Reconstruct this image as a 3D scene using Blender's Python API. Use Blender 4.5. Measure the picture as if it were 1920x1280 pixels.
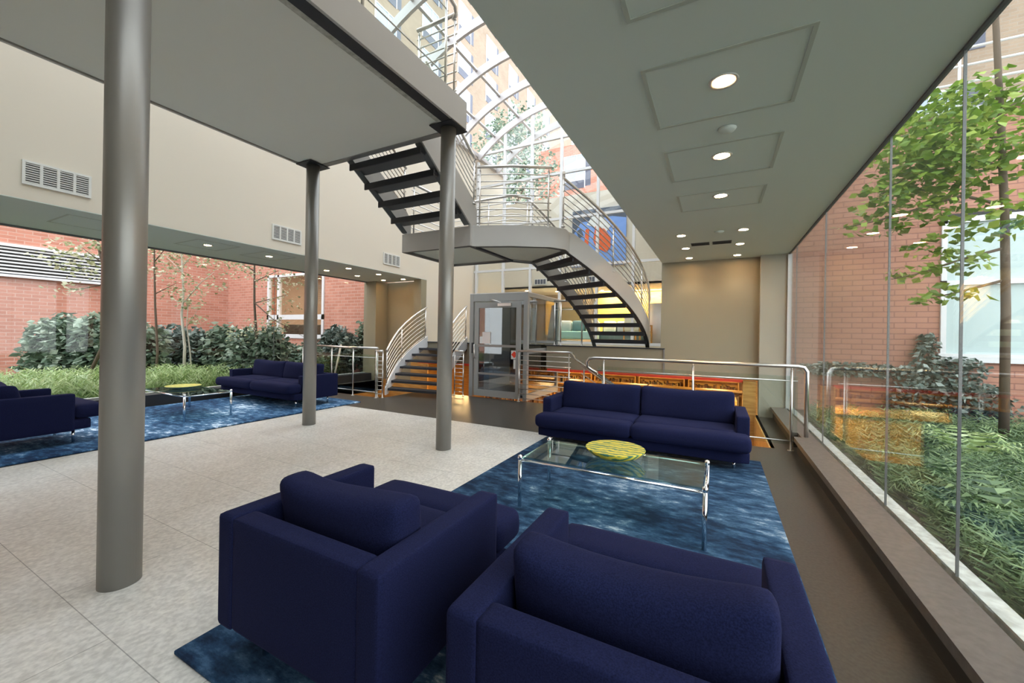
import bpy, bmesh, math, random
from mathutils import Vector, Matrix

for o in list(bpy.data.objects):
    bpy.data.objects.remove(o)
scn = bpy.context.scene
COL = scn.collection
R = math.radians
PI = math.pi

# ------------------------------------------------------------------ camera
cam_d = bpy.data.cameras.new('camera')
cam = bpy.data.objects.new('camera', cam_d)
COL.objects.link(cam)
cam.location = (0, 0, 1.37)
cam.rotation_mode = 'XYZ'
cam.rotation_euler = (Matrix.Rotation(R(27.4), 3, 'Z') @ Matrix.Rotation(R(90), 3, 'X') @ Matrix.Rotation(R(0.95), 3, 'Z')).to_euler()
cam_d.sensor_width = 36.0
cam_d.lens = 743.0 / 1920.0 * 36.0
cam_d.shift_y = -12.7 / 1920.0
cam_d.clip_start = 0.05
cam_d.clip_end = 300
scn.camera = cam

# ------------------------------------------------------------------ world, sun, exposure
scn.view_settings.view_transform = 'Standard'
scn.view_settings.look = 'None'
scn.view_settings.gamma = 1.0
scn.view_settings.use_curve_mapping = False
scn.view_settings.exposure = 0.98
world = bpy.data.worlds.new('overcast_sky')
scn.world = world
world.use_nodes = True
wn = world.node_tree.nodes
wl = world.node_tree.links
wn.clear()
w_out = wn.new('ShaderNodeOutputWorld')
w_bg = wn.new('ShaderNodeBackground')
w_geo = wn.new('ShaderNodeNewGeometry')
w_sep = wn.new('ShaderNodeSeparateXYZ')
w_ramp = wn.new('ShaderNodeValToRGB')
w_tc = wn.new('ShaderNodeTexCoord')
wl.new(w_tc.outputs['Generated'], w_sep.inputs[0])
wl.new(w_sep.outputs['Z'], w_ramp.inputs[0])
w_ramp.color_ramp.elements[0].position = 0.0
w_ramp.color_ramp.elements[0].color = (0.80, 0.84, 0.88, 1)
w_ramp.color_ramp.elements[1].position = 0.7
w_ramp.color_ramp.elements[1].color = (0.86, 0.93, 1.0, 1)
wl.new(w_ramp.outputs[0], w_bg.inputs[0])
w_bg.inputs[1].default_value = 2.6
wl.new(w_bg.outputs[0], w_out.inputs[0])


# ------------------------------------------------------------------ object helpers
def lk(o, parent=None):
    COL.objects.link(o)
    if parent is not None:
        o.parent = parent
        o.matrix_parent_inverse = parent.matrix_world.inverted() if False else Matrix.Identity(4)
    return o


def tag(o, label=None, cat=None, group=None, kind=None):
    if label: o['label'] = label
    if cat: o['category'] = cat
    if group: o['group'] = group
    if kind: o['kind'] = kind
    return o


def empty(name, loc, rz=0.0):
    o = bpy.data.objects.new(name, None)
    o.empty_display_size = 0.1
    o.location = loc
    o.rotation_euler = (0, 0, rz)
    return lk(o)


def thing(name, label, cat, loc=(0, 0, 0), rz=0.0, group=None):
    return tag(empty(name, loc, rz), label, cat, group)


class MB:
    """collects shapes into one mesh"""
    def __init__(self, off=(0, 0, 0)):
        self.bm = bmesh.new()
        self.off = Vector(off)

    def quad(self, pts, smooth=False):
        vs = [self.bm.verts.new(Vector(p) - self.off) for p in pts]
        f = self.bm.faces.new(vs)
        f.smooth = smooth
        return self

    def box(self, a, b, rot=None, c=None, bevel=0.0):
        x0, y0, z0 = a
        x1, y1, z1 = b
        P = [(x0, y0, z0), (x1, y0, z0), (x1, y1, z0), (x0, y1, z0), (x0, y0, z1), (x1, y0, z1), (x1, y1, z1), (x0, y1, z1)]
        P = [Vector(p) for p in P]
        if rot is not None:
            ce = Vector(c) if c is not None else (Vector(a) + Vector(b)) / 2
            P = [ce + rot @ (p - ce) for p in P]
        vs = [self.bm.verts.new(p - self.off) for p in P]
        fs = [self.bm.faces.new([vs[i] for i in f]) for f in ((0, 3, 2, 1), (4, 5, 6, 7), (0, 1, 5, 4), (1, 2, 6, 5), (2, 3, 7, 6), (3, 0, 4, 7))]
        if bevel > 0:
            es = set()
            for f in fs:
                for e in f.edges: es.add(e)
            bmesh.ops.bevel(self.bm, geom=list(es), offset=bevel, segments=3, affect='EDGES', profile=0.5)
        return self

    def tube(self, pts, r, seg=10, closed=False, caps=True, r2=None):
        pts = [Vector(p) for p in pts]
        n = len(pts)
        rings = []
        up = None
        for i, p in enumerate(pts):
            if i == 0: t = pts[1] - pts[0]
            elif i == n - 1: t = pts[-1] - pts[-2]
            else: t = (pts[i + 1] - p).normalized() + (p - pts[i - 1]).normalized()
            if t.length < 1e-9: t = Vector((0, 0, 1))
            t.normalize()
            if up is None:
                up = Vector((0, 0, 1)) if abs(t.z) < 0.9 else Vector((1, 0, 0))
            s = t.cross(up)
            if s.length < 1e-4: s = t.cross(Vector((0.3, 1, 0.2)))
            s.normalize()
            u = s.cross(t).normalized()
            up = u
            rr = r if r2 is None else r + (r2 - r) * i / (n - 1)
            k = 1.0
            if 0 < i < n - 1:
                c = (pts[i + 1] - p).normalized().dot((p - pts[i - 1]).normalized())
                k = 1 / max(0.5, math.sqrt(max(0.0, (1 + c) / 2)))
            rings.append([self.bm.verts.new(p - self.off + (s * math.cos(a) * k + u * math.sin(a)) * rr) for a in [2 * PI * j / seg for j in range(seg)]])
        for i in range(n - 1):
            for j in range(seg):
                f = self.bm.faces.new([rings[i][j], rings[i][(j + 1) % seg], rings[i + 1][(j + 1) % seg], rings[i + 1][j]])
                f.smooth = True
        if caps:
            self.bm.faces.new(rings[0][::-1])
            self.bm.faces.new(rings[-1])
        return self

    def lathe(self, prof, c=(0, 0, 0), seg=32, closed=False):
        c = Vector(c)
        rings = []
        for r, z in prof:
            rings.append([self.bm.verts.new(c - self.off + Vector((r * math.cos(2 * PI * j / seg), r * math.sin(2 * PI * j / seg), z))) for j in range(seg)])
        m = len(rings)
        for i in range(m if closed else m - 1):
            a, b = rings[i], rings[(i + 1) % m]
            for j in range(seg):
                f = self.bm.faces.new([a[j], a[(j + 1) % seg], b[(j + 1) % seg], b[j]])
                f.smooth = True
        if not closed:
            if prof[0][0] > 1e-4: self.bm.faces.new(rings[0][::-1])
            if prof[-1][0] > 1e-4: self.bm.faces.new(rings[-1])
        return self

    def prism(self, poly, z0, z1):
        """poly of (x, y) extruded from z0 to z1 (z0, z1 may be lists per point)"""
        n = len(poly)
        zl = z0 if isinstance(z0, (list, tuple)) else [z0] * n
        zh = z1 if isinstance(z1, (list, tuple)) else [z1] * n
        lo = [self.bm.verts.new(Vector((p[0], p[1], zl[i])) - self.off) for i, p in enumerate(poly)]
        hi = [self.bm.verts.new(Vector((p[0], p[1], zh[i])) - self.off) for i, p in enumerate(poly)]
        self.bm.faces.new(lo[::-1])
        self.bm.faces.new(hi)
        for i in range(n):
            self.bm.faces.new([lo[i], lo[(i + 1) % n], hi[(i + 1) % n], hi[i]])
        return self

    def strip(self, path, lows, highs, thick):
        """a bent upright plate: path of (x, y), per-point low and high z"""
        n = len(path)
        V = []
        for i in range(n):
            a = Vector(path[max(i - 1, 0)]); b = Vector(path[min(i + 1, n - 1)])
            t = (b - a).normalized()
            nr = Vector((-t.y, t.x)) * thick / 2
            p = Vector(path[i])
            V.append([self.bm.verts.new(Vector((q.x, q.y, z)) - self.off) for q, z in ((p + nr, lows[i]), (p - nr, lows[i]), (p - nr, highs[i]), (p + nr, highs[i]))])
        for i in range(n - 1):
            for j in range(4):
                f = self.bm.faces.new([V[i][j], V[i][(j + 1) % 4], V[i + 1][(j + 1) % 4], V[i + 1][j]])
                f.smooth = n > 2 and j in (1, 3)
        for i in range(n - 1):
            for j in range(4):
                e = self.bm.edges.get([V[i][j], V[i + 1][j]])
                if e: e.smooth = False
        for j in range(4):
            for i in (0, n - 1):
                e = self.bm.edges.get([V[i][j], V[i][(j + 1) % 4]])
                if e: e.smooth = False
        self.bm.faces.new(V[0][::-1])
        self.bm.faces.new(V[-1])
        return self

    def rbox(self, a, b, r, puff=0.0, n=8, lean=0.0, axis=2, lump=0.0, seed=1, sag=0.0):
        """soft-edged box; puff bulges the faces across 'axis'"""
        a = Vector(a); b = Vector(b)
        c = (a + b) / 2
        h = (b - a) / 2
        g = bmesh.new()
        bmesh.ops.create_cube(g, size=2.0)
        bmesh.ops.subdivide_edges(g, edges=g.edges[:], cuts=n, use_grid_fill=True)
        rnd = random.Random(seed)
        ph = [rnd.uniform(0, 6) for _ in range(6)]
        mp = {}
        for v in g.verts:
            # denser near the edges
            q = Vector([math.sin(v.co[i] * PI / 2) if abs(v.co[i]) < 0.9999 else v.co[i] for i in range(3)])
            q = Vector([q[i] * h[i] for i in range(3)])
            inner = Vector([max(-(h[i] - r), min(h[i] - r, q[i])) for i in range(3)])
            d = q - inner
            if d.length > 1e-9:
                m = max(abs(d[0]), abs(d[1]), abs(d[2]))
                p = inner + d.normalized() * min(r, m if m < r * 0.999 else r)
            else:
                p = q
            if puff:
                o = [i for i in range(3) if i != axis]
                w = 1.0
                for i in o:
                    w *= max(0.0, 1 - (p[i] / h[i]) ** 4)
                p[axis] *= 1 + puff * w
                for i in o:
                    w2 = max(0.0, 1 - (p[axis] / (h[axis] * (1 + puff))) ** 2)
                    p[i] += 0.012 * (1 if p[i] > 0 else -1) * w2 * (abs(p[i]) / h[i]) ** 6
            if lump:
                p[axis] += lump * (math.sin(p.x * 9 + ph[0]) * math.sin(p.y * 8 + ph[1]) + 0.6 * math.sin(p.z * 11 + p.x * 5 + ph[2])) * (abs(p[axis]) / h[axis])
            if sag and p.z > 0:
                p.z -= sag * (1 - (p.x / h.x) ** 2) * (p.z / h.z) - 0.3 * sag * math.sin(p.x * 7 + ph[3])
            if lean:
                p.y += lean * (p.z + h.z)
            mp[v] = self.bm.verts.new(c + p - self.off)
        for f in g.faces:
            nf = self.bm.faces.new([mp[v] for v in f.verts])
            nf.smooth = True
        g.free()
        return self

    def leaf(self, p, size, rnd, droop=0.0):
        """one small folded leaf"""
        a = rnd.uniform(0, 2 * PI)
        t = Vector((math.cos(a), math.sin(a), rnd.uniform(-0.6, 0.5) - droop)).normalized()
        n = Vector((rnd.uniform(-1, 1), rnd.uniform(-1, 1), rnd.uniform(0.1, 1.2)))
        s = t.cross(n)
        if s.length < 1e-3: return self
        s.normalize()
        w = size * 0.36
        p = Vector(p) - self.off
        m = p + t * size * 0.45
        u = s.cross(t) * size * 0.1
        v = [self.bm.verts.new(x) for x in (p, m + s * w - u, p + t * size, m - s * w - u)]
        self.bm.faces.new(v)
        return self

    def build(self, name, mat, parent=None, loc=None):
        me = bpy.data.meshes.new(name)
        bmesh.ops.recalc_face_normals(self.bm, faces=self.bm.faces[:]) if len(self.bm.faces) < 200000 and getattr(self, 'recalc', True) else None
        self.bm.to_mesh(me)
        self.bm.free()
        me.materials.append(mat)
        o = bpy.data.objects.new(name, me)
        if loc is not None: o.location = loc
        return lk(o, parent)


def copy_tree(o, parent=None):
    c = o.copy()
    COL.objects.link(c)
    c.parent = parent
    for ch in [x for x in bpy.data.objects if x.parent == o]:
        copy_tree(ch, c)
    return c


def area(name, loc, sx, sy, e, col, rot=(0, 0, 0)):
    ld_ = bpy.data.lights.new(name, 'AREA')
    ld_.shape = 'RECTANGLE'; ld_.size = sx; ld_.size_y = sy; ld_.energy = e; ld_.color = col
    o = bpy.data.objects.new(name, ld_)
    o.location = loc; o.rotation_euler = rot
    COL.objects.link(o)
    return o


# ------------------------------------------------------------------ materials
def mat(name, col, rough=0.5, metal=0.0, spec=0.5, **k):
    m = bpy.data.materials.new(name)
    m.use_nodes = True
    b = m.node_tree.nodes['Principled BSDF']
    b.inputs['Base Color'].default_value = (*col, 1)
    b.inputs['Roughness'].default_value = rough
    b.inputs['Metallic'].default_value = metal
    b.inputs['Specular IOR Level'].default_value = spec
    for kk, v in k.items():
        b.inputs[kk.replace('_', ' ')].default_value = v
    return m


def nodes(m):
    return m.node_tree.nodes, m.node_tree.links, m.node_tree.nodes['Principled BSDF']


def add_noise(m, scale, c1, c2, detail=4, bump=0.0, bscale=None, stretch=(1, 1, 1), lo=0.35, hi=0.65, coord='Object'):
    n, l, b = nodes(m)
    tc = n.new('ShaderNodeTexCoord')
    mp = n.new('ShaderNodeMapping')
    mp.inputs['Scale'].default_value = stretch
    l.new(tc.outputs[coord], mp.inputs[0])
    nz = n.new('ShaderNodeTexNoise')
    nz.inputs['Scale'].default_value = scale
    nz.inputs['Detail'].default_value = detail
    l.new(mp.outputs[0], nz.inputs['Vector'])
    rp = n.new('ShaderNodeValToRGB')
    rp.color_ramp.elements[0].position = lo
    rp.color_ramp.elements[1].position = hi
    rp.color_ramp.elements[0].color = (*c1, 1)
    rp.color_ramp.elements[1].color = (*c2, 1)
    l.new(nz.outputs['Fac'], rp.inputs[0])
    l.new(rp.outputs[0], b.inputs['Base Color'])
    if bump:
        nb = n.new('ShaderNodeTexNoise')
        nb.inputs['Scale'].default_value = bscale or scale * 3
        nb.inputs['Detail'].default_value = 3
        l.new(mp.outputs[0], nb.inputs['Vector'])
        bp = n.new('ShaderNodeBump')
        bp.inputs['Strength'].default_value = bump
        bp.inputs['Distance'].default_value = 0.01
        l.new(nb.outputs['Fac'], bp.inputs['Height'])
        l.new(bp.outputs[0], b.inputs['Normal'])
    return m


def brick_mat(name, c1, c2, mortar, scale, axis='XZ', rough=0.9):
    m = mat(name, c1, rough)
    n, l, b = nodes(m)
    tc = n.new('ShaderNodeTexCoord')
    sp = n.new('ShaderNodeSeparateXYZ')
    cb = n.new('ShaderNodeCombineXYZ')
    l.new(tc.outputs['Object'], sp.inputs[0])
    l.new(sp.outputs['X' if axis[0] == 'X' else 'Y'], cb.inputs[0])
    l.new(sp.outputs['Z'], cb.inputs[1])
    bt = n.new('ShaderNodeTexBrick')
    bt.inputs['Scale'].default_value = scale
    bt.inputs['Color1'].default_value = (*c1, 1)
    bt.inputs['Color2'].default_value = (*c2, 1)
    bt.inputs['Mortar'].default_value = (*mortar, 1)
    bt.inputs['Mortar Size'].default_value = 0.011
    bt.inputs['Mortar Smooth'].default_value = 0.4
    bt.inputs['Brick Width'].default_value = 0.30
    bt.inputs['Row Height'].default_value = 0.10
    l.new(cb.outputs[0], bt.inputs['Vector'])
    nz = n.new('ShaderNodeTexNoise')
    nz.inputs['Scale'].default_value = 0.9
    nz.inputs['Detail'].default_value = 5
    l.new(cb.outputs[0], nz.inputs['Vector'])
    mx = n.new('ShaderNodeMix')
    mx.data_type = 'RGBA'
    mx.blend_type = 'MULTIPLY'
    mx.inputs[0].default_value = 0.5
    l.new(bt.outputs['Color'], mx.inputs[6])
    rp = n.new('ShaderNodeValToRGB')
    rp.color_ramp.elements[0].position = 0.3
    rp.color_ramp.elements[0].color = (0.7, 0.66, 0.64, 1)
    rp.color_ramp.elements[1].position = 0.7
    l.new(nz.outputs['Fac'], rp.inputs[0])
    l.new(rp.outputs[0], mx.inputs[7])
    l.new(mx.outputs[2], b.inputs['Base Color'])
    bp = n.new('ShaderNodeBump')
    bp.inputs['Strength'].default_value = 0.3
    bp.inputs['Distance'].default_value = 0.01
    l.new(bt.outputs['Fac'], bp.inputs['Height'])
    bp.invert = True
    l.new(bp.outputs[0], b.inputs['Normal'])
    return m


def glass_mat(name, tint=(0.93, 0.97, 0.95), refl=1.0, rough=0.0, ior=1.45):
    m = bpy.data.materials.new(name)
    m.use_nodes = True
    n = m.node_tree.nodes
    l = m.node_tree.links
    n.clear()
    out = n.new('ShaderNodeOutputMaterial')
    tr = n.new('ShaderNodeBsdfTransparent')
    tr.inputs[0].default_value = (*tint, 1)
    gl = n.new('ShaderNodeBsdfGlossy')
    gl.inputs['Roughness'].default_value = rough
    lw = n.new('ShaderNodeLayerWeight')
    lw.inputs['Blend'].default_value = 0.5
    pw = n.new('ShaderNodeMath')
    pw.operation = 'POWER'
    pw.inputs[1].default_value = 5.0
    l.new(lw.outputs['Facing'], pw.inputs[0])
    fr = n.new('ShaderNodeMath')
    fr.operation = 'MULTIPLY_ADD'
    fr.inputs[1].default_value = 0.955
    fr.inputs[2].default_value = 0.045
    l.new(pw.outputs[0], fr.inputs[0])
    ml = n.new('ShaderNodeMath')
    ml.operation = 'MULTIPLY'
    ml.use_clamp = True
    ml.inputs[1].default_value = refl
    mx = n.new('ShaderNodeMixShader')
    l.new(fr.outputs[0], ml.inputs[0])
    l.new(ml.outputs[0], mx.inputs[0])
    l.new(tr.outputs[0], mx.inputs[1])
    l.new(gl.outputs[0], mx.inputs[2])
    l.new(mx.outputs[0], out.inputs[0])
    return m


def emit_mat(name, col, s):
    m = bpy.data.materials.new(name)
    m.use_nodes = True
    b = m.node_tree.nodes['Principled BSDF']
    b.inputs['Base Color'].default_value = (*col, 1)
    b.inputs['Emission Color'].default_value = (*col, 1)
    b.inputs['Emission Strength'].default_value = s
    return m


def leaf_mat(name, c1, c2, c3):
    m = mat(name, c1, 0.45)
    n, l, b = nodes(m)
    g = n.new('ShaderNodeNewGeometry')
    rp = n.new('ShaderNodeValToRGB')
    rp.color_ramp.elements[0].color = (*c1, 1)
    rp.color_ramp.elements[1].color = (*c3, 1)
    e = rp.color_ramp.elements.new(0.5)
    e.color = (*c2, 1)
    l.new(g.outputs['Random Per Island'], rp.inputs[0])
    l.new(rp.outputs[0], b.inputs['Base Color'])
    tl = n.new('ShaderNodeBsdfTranslucent')
    l.new(rp.outputs[0], tl.inputs[0])
    mx = n.new('ShaderNodeMixShader')
    mx.inputs[0].default_value = 0.3
    out = [x for x in n if x.type == 'OUTPUT_MATERIAL'][0]
    l.new(b.outputs[0], mx.inputs[1])
    l.new(tl.outputs[0], mx.inputs[2])
    l.new(mx.outputs[0], out.inputs[0])
    return m


M = {}
M['ceiling'] = mat('ceiling_paint', (0.69, 0.74, 0.675), 0.75)
M['deck_lit'] = mat('walkway_soffit_lit', (0.80, 0.81, 0.77), 0.75)  # ceiling paint made lighter to carry light bounced off the floor
M['cream'] = mat('cream_wall_paint', (0.67, 0.595, 0.495), 0.8)
M['khaki'] = mat('khaki_wall_paint', (0.27, 0.228, 0.150), 0.8)
M['endpaint'] = mat('stone_wall_paint', (0.285, 0.25, 0.18), 0.8)
M['pier'] = mat('pier_paint', (0.38, 0.35, 0.285), 0.8)
M['steel_paint'] = mat('pale_grey_steel_paint', (0.50, 0.485, 0.47), 0.42, 0.15)
M['column'] = mat('brushed_grey_column', (0.32, 0.305, 0.28), 0.42, 0.55)
M['dark_metal'] = mat('dark_tread_metal', (0.035, 0.037, 0.045), 0.5, 0.3)
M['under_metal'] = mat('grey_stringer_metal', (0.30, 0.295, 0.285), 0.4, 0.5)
M['pan'] = mat('dark_grey_tread_pan', (0.12, 0.12, 0.125), 0.5, 0.3)
M['flange'] = mat('dark_grey_flange', (0.10, 0.105, 0.11), 0.5, 0.3)
M['stainless'] = mat('stainless_steel', (0.72, 0.69, 0.66), 0.28, 1.0)
M['chrome'] = mat('polished_chrome', (0.82, 0.83, 0.85), 0.08, 1.0)
M['white_frame'] = mat('white_window_frame', (0.66, 0.655, 0.66), 0.45)
M['rib'] = mat('vault_rib_paint', (0.50, 0.465, 0.46), 0.4, 0.1)
M['lift'] = mat('lift_grey_paint', (0.34, 0.345, 0.34), 0.5, 0.15)
M['red'] = mat('red_edge_trim', (0.80, 0.06, 0.025), 0.6)
M['black'] = mat('black_gap', (0.02, 0.02, 0.02), 0.7)
M['vent_white'] = mat('off_white_vent', (0.68, 0.66, 0.62), 0.5)
M['vent_dark'] = mat('dark_vent_slots', (0.12, 0.12, 0.12), 0.7)
M['paper'] = mat('pale_pink_paper', (0.80, 0.72, 0.70), 0.8)
M['white_paper'] = mat('white_paper', (0.75, 0.75, 0.74), 0.8)
M['soil'] = mat('dark_soil', (0.05, 0.045, 0.03), 1.0)
M['bark'] = mat('brown_bark', (0.12, 0.085, 0.06), 0.9)
M['birch'] = mat('pale_birch_bark', (0.62, 0.56, 0.48), 0.8)
M['stone_strip'] = mat('pale_stone_sill', (0.50, 0.50, 0.46), 0.7)
add_noise(M['stone_strip'], 18, (0.36, 0.36, 0.32), (0.56, 0.56, 0.52))
M['plinth_shade'] = mat('bench_plinth_shade', (0.045, 0.034, 0.024), 0.7)  # near-black colour paints in the shadow under the bench slab
M['curb'] = mat('brown_grey_stone_bench', (0.16, 0.135, 0.12), 0.45)
add_noise(M['curb'], 30, (0.105, 0.085, 0.073), (0.135, 0.112, 0.097))
M['slate'] = mat('dark_slate_floor', (0.075, 0.072, 0.07), 0.34)
add_noise(M['slate'], 55, (0.046, 0.036, 0.029), (0.068, 0.056, 0.046))
M['wood'] = mat('golden_wood', (0.52, 0.27, 0.07), 0.35)
add_noise(M['wood'], 3, (0.42, 0.20, 0.05), (0.60, 0.33, 0.10), stretch=(1, 1, 9))
M['slat_wood'] = mat('yellow_slat_wood', (0.62, 0.38, 0.10), 0.4)
add_noise(M['slat_wood'], 2, (0.62, 0.36, 0.07), (0.82, 0.56, 0.18), stretch=(1, 1, 30))
M['brown_wall'] = mat('warm_tan_wall', (0.36, 0.28, 0.20), 0.8)
M['carpet'] = mat('brown_carpet', (0.14, 0.10, 0.07), 0.95)
M['brick_red'] = brick_mat('red_brick', (0.46, 0.185, 0.125), (0.56, 0.25, 0.175), (0.55, 0.34, 0.27), 1.0, 'YZ')
M['brick_red_x'] = brick_mat('red_brick_facing', (0.46, 0.185, 0.125), (0.56, 0.25, 0.175), (0.55, 0.34, 0.27), 1.0, 'XZ')
M['brick_right'] = brick_mat('rose_brick', (0.40, 0.19, 0.13), (0.43, 0.21, 0.15), (0.28, 0.13, 0.10), 1.0, 'XZ')
M['brick_tan'] = brick_mat('tan_brick', (0.27, 0.195, 0.138), (0.31, 0.23, 0.165), (0.30, 0.25, 0.20), 1.0, 'YZ')
M['brick_tan_x'] = brick_mat('tan_brick_facing', (0.27, 0.195, 0.138), (0.31, 0.23, 0.165), (0.30, 0.25, 0.20), 1.0, 'XZ')
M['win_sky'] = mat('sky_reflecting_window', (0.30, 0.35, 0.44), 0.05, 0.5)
M['jamb'] = mat('grey_blue_spandrel', (0.075, 0.08, 0.115), 0.5)
M['glass'] = glass_mat('clear_glass', (0.97, 0.98, 0.975), 0.45)
M['glass_roof'] = glass_mat('roof_glass', (0.93, 0.95, 0.94), 0.8)
M['glass_right'] = glass_mat('wide_window_glass', (0.95, 0.965, 0.95), 0.85)
M['glass_end'] = glass_mat('partition_glass', (0.92, 0.95, 0.94), 1.2)
M['glass_lift'] = glass_mat('smoky_lift_glass', (0.60, 0.62, 0.62), 2.2)
M['glass_table'] = glass_mat('green_tinted_glass', (0.66, 0.80, 0.76), 1.3)
M['glass_rail'] = glass_mat('balustrade_glass', (0.90, 0.95, 0.93), 1.0)
M['glass_far'] = glass_mat('amber_window_glass', (0.85, 0.8, 0.75), 1.0)
M['led'] = emit_mat('warm_lamp_glow', (1.0, 0.86, 0.66), 14)
M['led_hot'] = emit_mat('warm_lamp_glow_bright', (1.0, 0.84, 0.62), 30)
M['led_warm'] = emit_mat('amber_lamp_glow', (1.0, 0.72, 0.42), 12)
M['tin'] = mat('lamp_ring_paint', (0.62, 0.60, 0.56), 0.4)
M['ivy'] = leaf_mat('ivy_leaves', (0.045, 0.085, 0.05), (0.17, 0.25, 0.165), (0.52, 0.60, 0.48))
M['ivy_dark'] = leaf_mat('dark_ivy_leaves', (0.03, 0.05, 0.04), (0.12, 0.17, 0.14), (0.44, 0.50, 0.45))
M['tree_leaf'] = leaf_mat('bright_tree_leaves', (0.08, 0.16, 0.015), (0.18, 0.30, 0.03), (0.42, 0.52, 0.10))
M['birch_leaf'] = leaf_mat('pale_birch_leaves', (0.20, 0.24, 0.10), (0.42, 0.43, 0.24), (0.78, 0.74, 0.56))
M['fern'] = leaf_mat('fern_fronds', (0.20, 0.30, 0.09), (0.38, 0.50, 0.19), (0.62, 0.70, 0.40))
M['fern_dark'] = leaf_mat('deep_green_fronds', (0.045, 0.09, 0.035), (0.13, 0.21, 0.08), (0.28, 0.38, 0.17))
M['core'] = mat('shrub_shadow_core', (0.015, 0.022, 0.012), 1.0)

# navy upholstery
def fabric():
    m = mat('navy_wool', (0.006, 0.008, 0.025), 0.95, spec=0.1)
    n, l, b = nodes(m)
    b.inputs['Sheen Weight'].default_value = 0.05
    b.inputs['Sheen Roughness'].default_value = 0.5
    b.inputs['Sheen Tint'].default_value = (0.25, 0.25, 0.6, 1)
    tc = n.new('ShaderNodeTexCoord')
    nz = n.new('ShaderNodeTexNoise')
    nz.inputs['Scale'].default_value = 220
    nz.inputs['Detail'].default_value = 2
    l.new(tc.outputs['Object'], nz.inputs['Vector'])
    rp = n.new('ShaderNodeValToRGB')
    rp.color_ramp.elements[0].color = (0.0058, 0.0072, 0.027, 1)
    rp.color_ramp.elements[1].color = (0.0118, 0.0150, 0.054, 1)
    rp.color_ramp.elements[0].position = 0.3
    rp.color_ramp.elements[1].position = 0.7
    l.new(nz.outputs['Fac'], rp.inputs[0])
    l.new(rp.outputs[0], b.inputs['Base Color'])
    bp = n.new('ShaderNodeBump')
    bp.inputs['Strength'].default_value = 0.25
    bp.inputs['Distance'].default_value = 0.002
    l.new(nz.outputs['Fac'], bp.inputs['Height'])
    l.new(bp.outputs[0], b.inputs['Normal'])
    return m
M['navy'] = fabric()

# mottled blue rug
def rug_mat(name, seed, bright):
    m = mat(name, (0.05, 0.12, 0.24), 0.9, spec=0.2)
    n, l, b = nodes(m)
    tc = n.new('ShaderNodeTexCoord')
    mp = n.new('ShaderNodeMapping')
    mp.inputs['Location'].default_value = (seed, seed * 0.7, 0)
    mp.inputs['Scale'].default_value = (0.9, 1.1, 1)
    l.new(tc.outputs['Object'], mp.inputs[0])
    a = n.new('ShaderNodeTexNoise'); a.inputs['Scale'].default_value = 1.1; a.inputs['Detail'].default_value = 3
    c = n.new('ShaderNodeTexNoise'); c.inputs['Scale'].default_value = 9.0; c.inputs['Detail'].default_value = 8; c.inputs['Roughness'].default_value = 0.7
    mp2 = n.new('ShaderNodeMapping'); mp2.inputs['Scale'].default_value = (0.75, 1.7, 1)
    l.new(tc.outputs['Object'], mp2.inputs[0])
    l.new(mp.outputs[0], a.inputs['Vector']); l.new(mp2.outputs[0], c.inputs['Vector'])
    ad = n.new('ShaderNodeMath'); ad.operation = 'MULTIPLY_ADD'; ad.inputs[1].default_value = 0.45
    mu = n.new('ShaderNodeMath'); mu.operation = 'MULTIPLY'; mu.inputs[1].default_value = 0.60
    l.new(c.outputs['Fac'], mu.inputs[0]); l.new(a.outputs['Fac'], ad.inputs[0]); l.new(mu.outputs[0], ad.inputs[2])
    rp = n.new('ShaderNodeValToRGB')
    els = rp.color_ramp.elements
    els[0].position = 0.42; els[0].color = (0.006 * bright, 0.017 * bright, 0.045 * bright, 1)
    els[1].position = 0.66; els[1].color = (0.42 * bright, 0.50 * bright, 0.58 * bright, 1)
    e = els.new(0.50); e.color = (0.017 * bright, 0.050 * bright, 0.105 * bright, 1)
    e = els.new(0.58); e.color = (0.060 * bright, 0.125 * bright, 0.215 * bright, 1)
    l.new(ad.outputs[0], rp.inputs[0])
    l.new(rp.outputs[0], b.inputs['Base Color'])
    bp = n.new('ShaderNodeBump'); bp.inputs['Strength'].default_value = 0.4; bp.inputs['Distance'].default_value = 0.004
    l.new(c.outputs['Fac'], bp.inputs['Height']); l.new(bp.outputs[0], b.inputs['Normal'])
    return m
M['rug'] = rug_mat('mottled_blue_rug', 3.1, 1.0)
M['rug2'] = rug_mat('pale_blue_rug', 8.4, 2.0)

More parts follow.
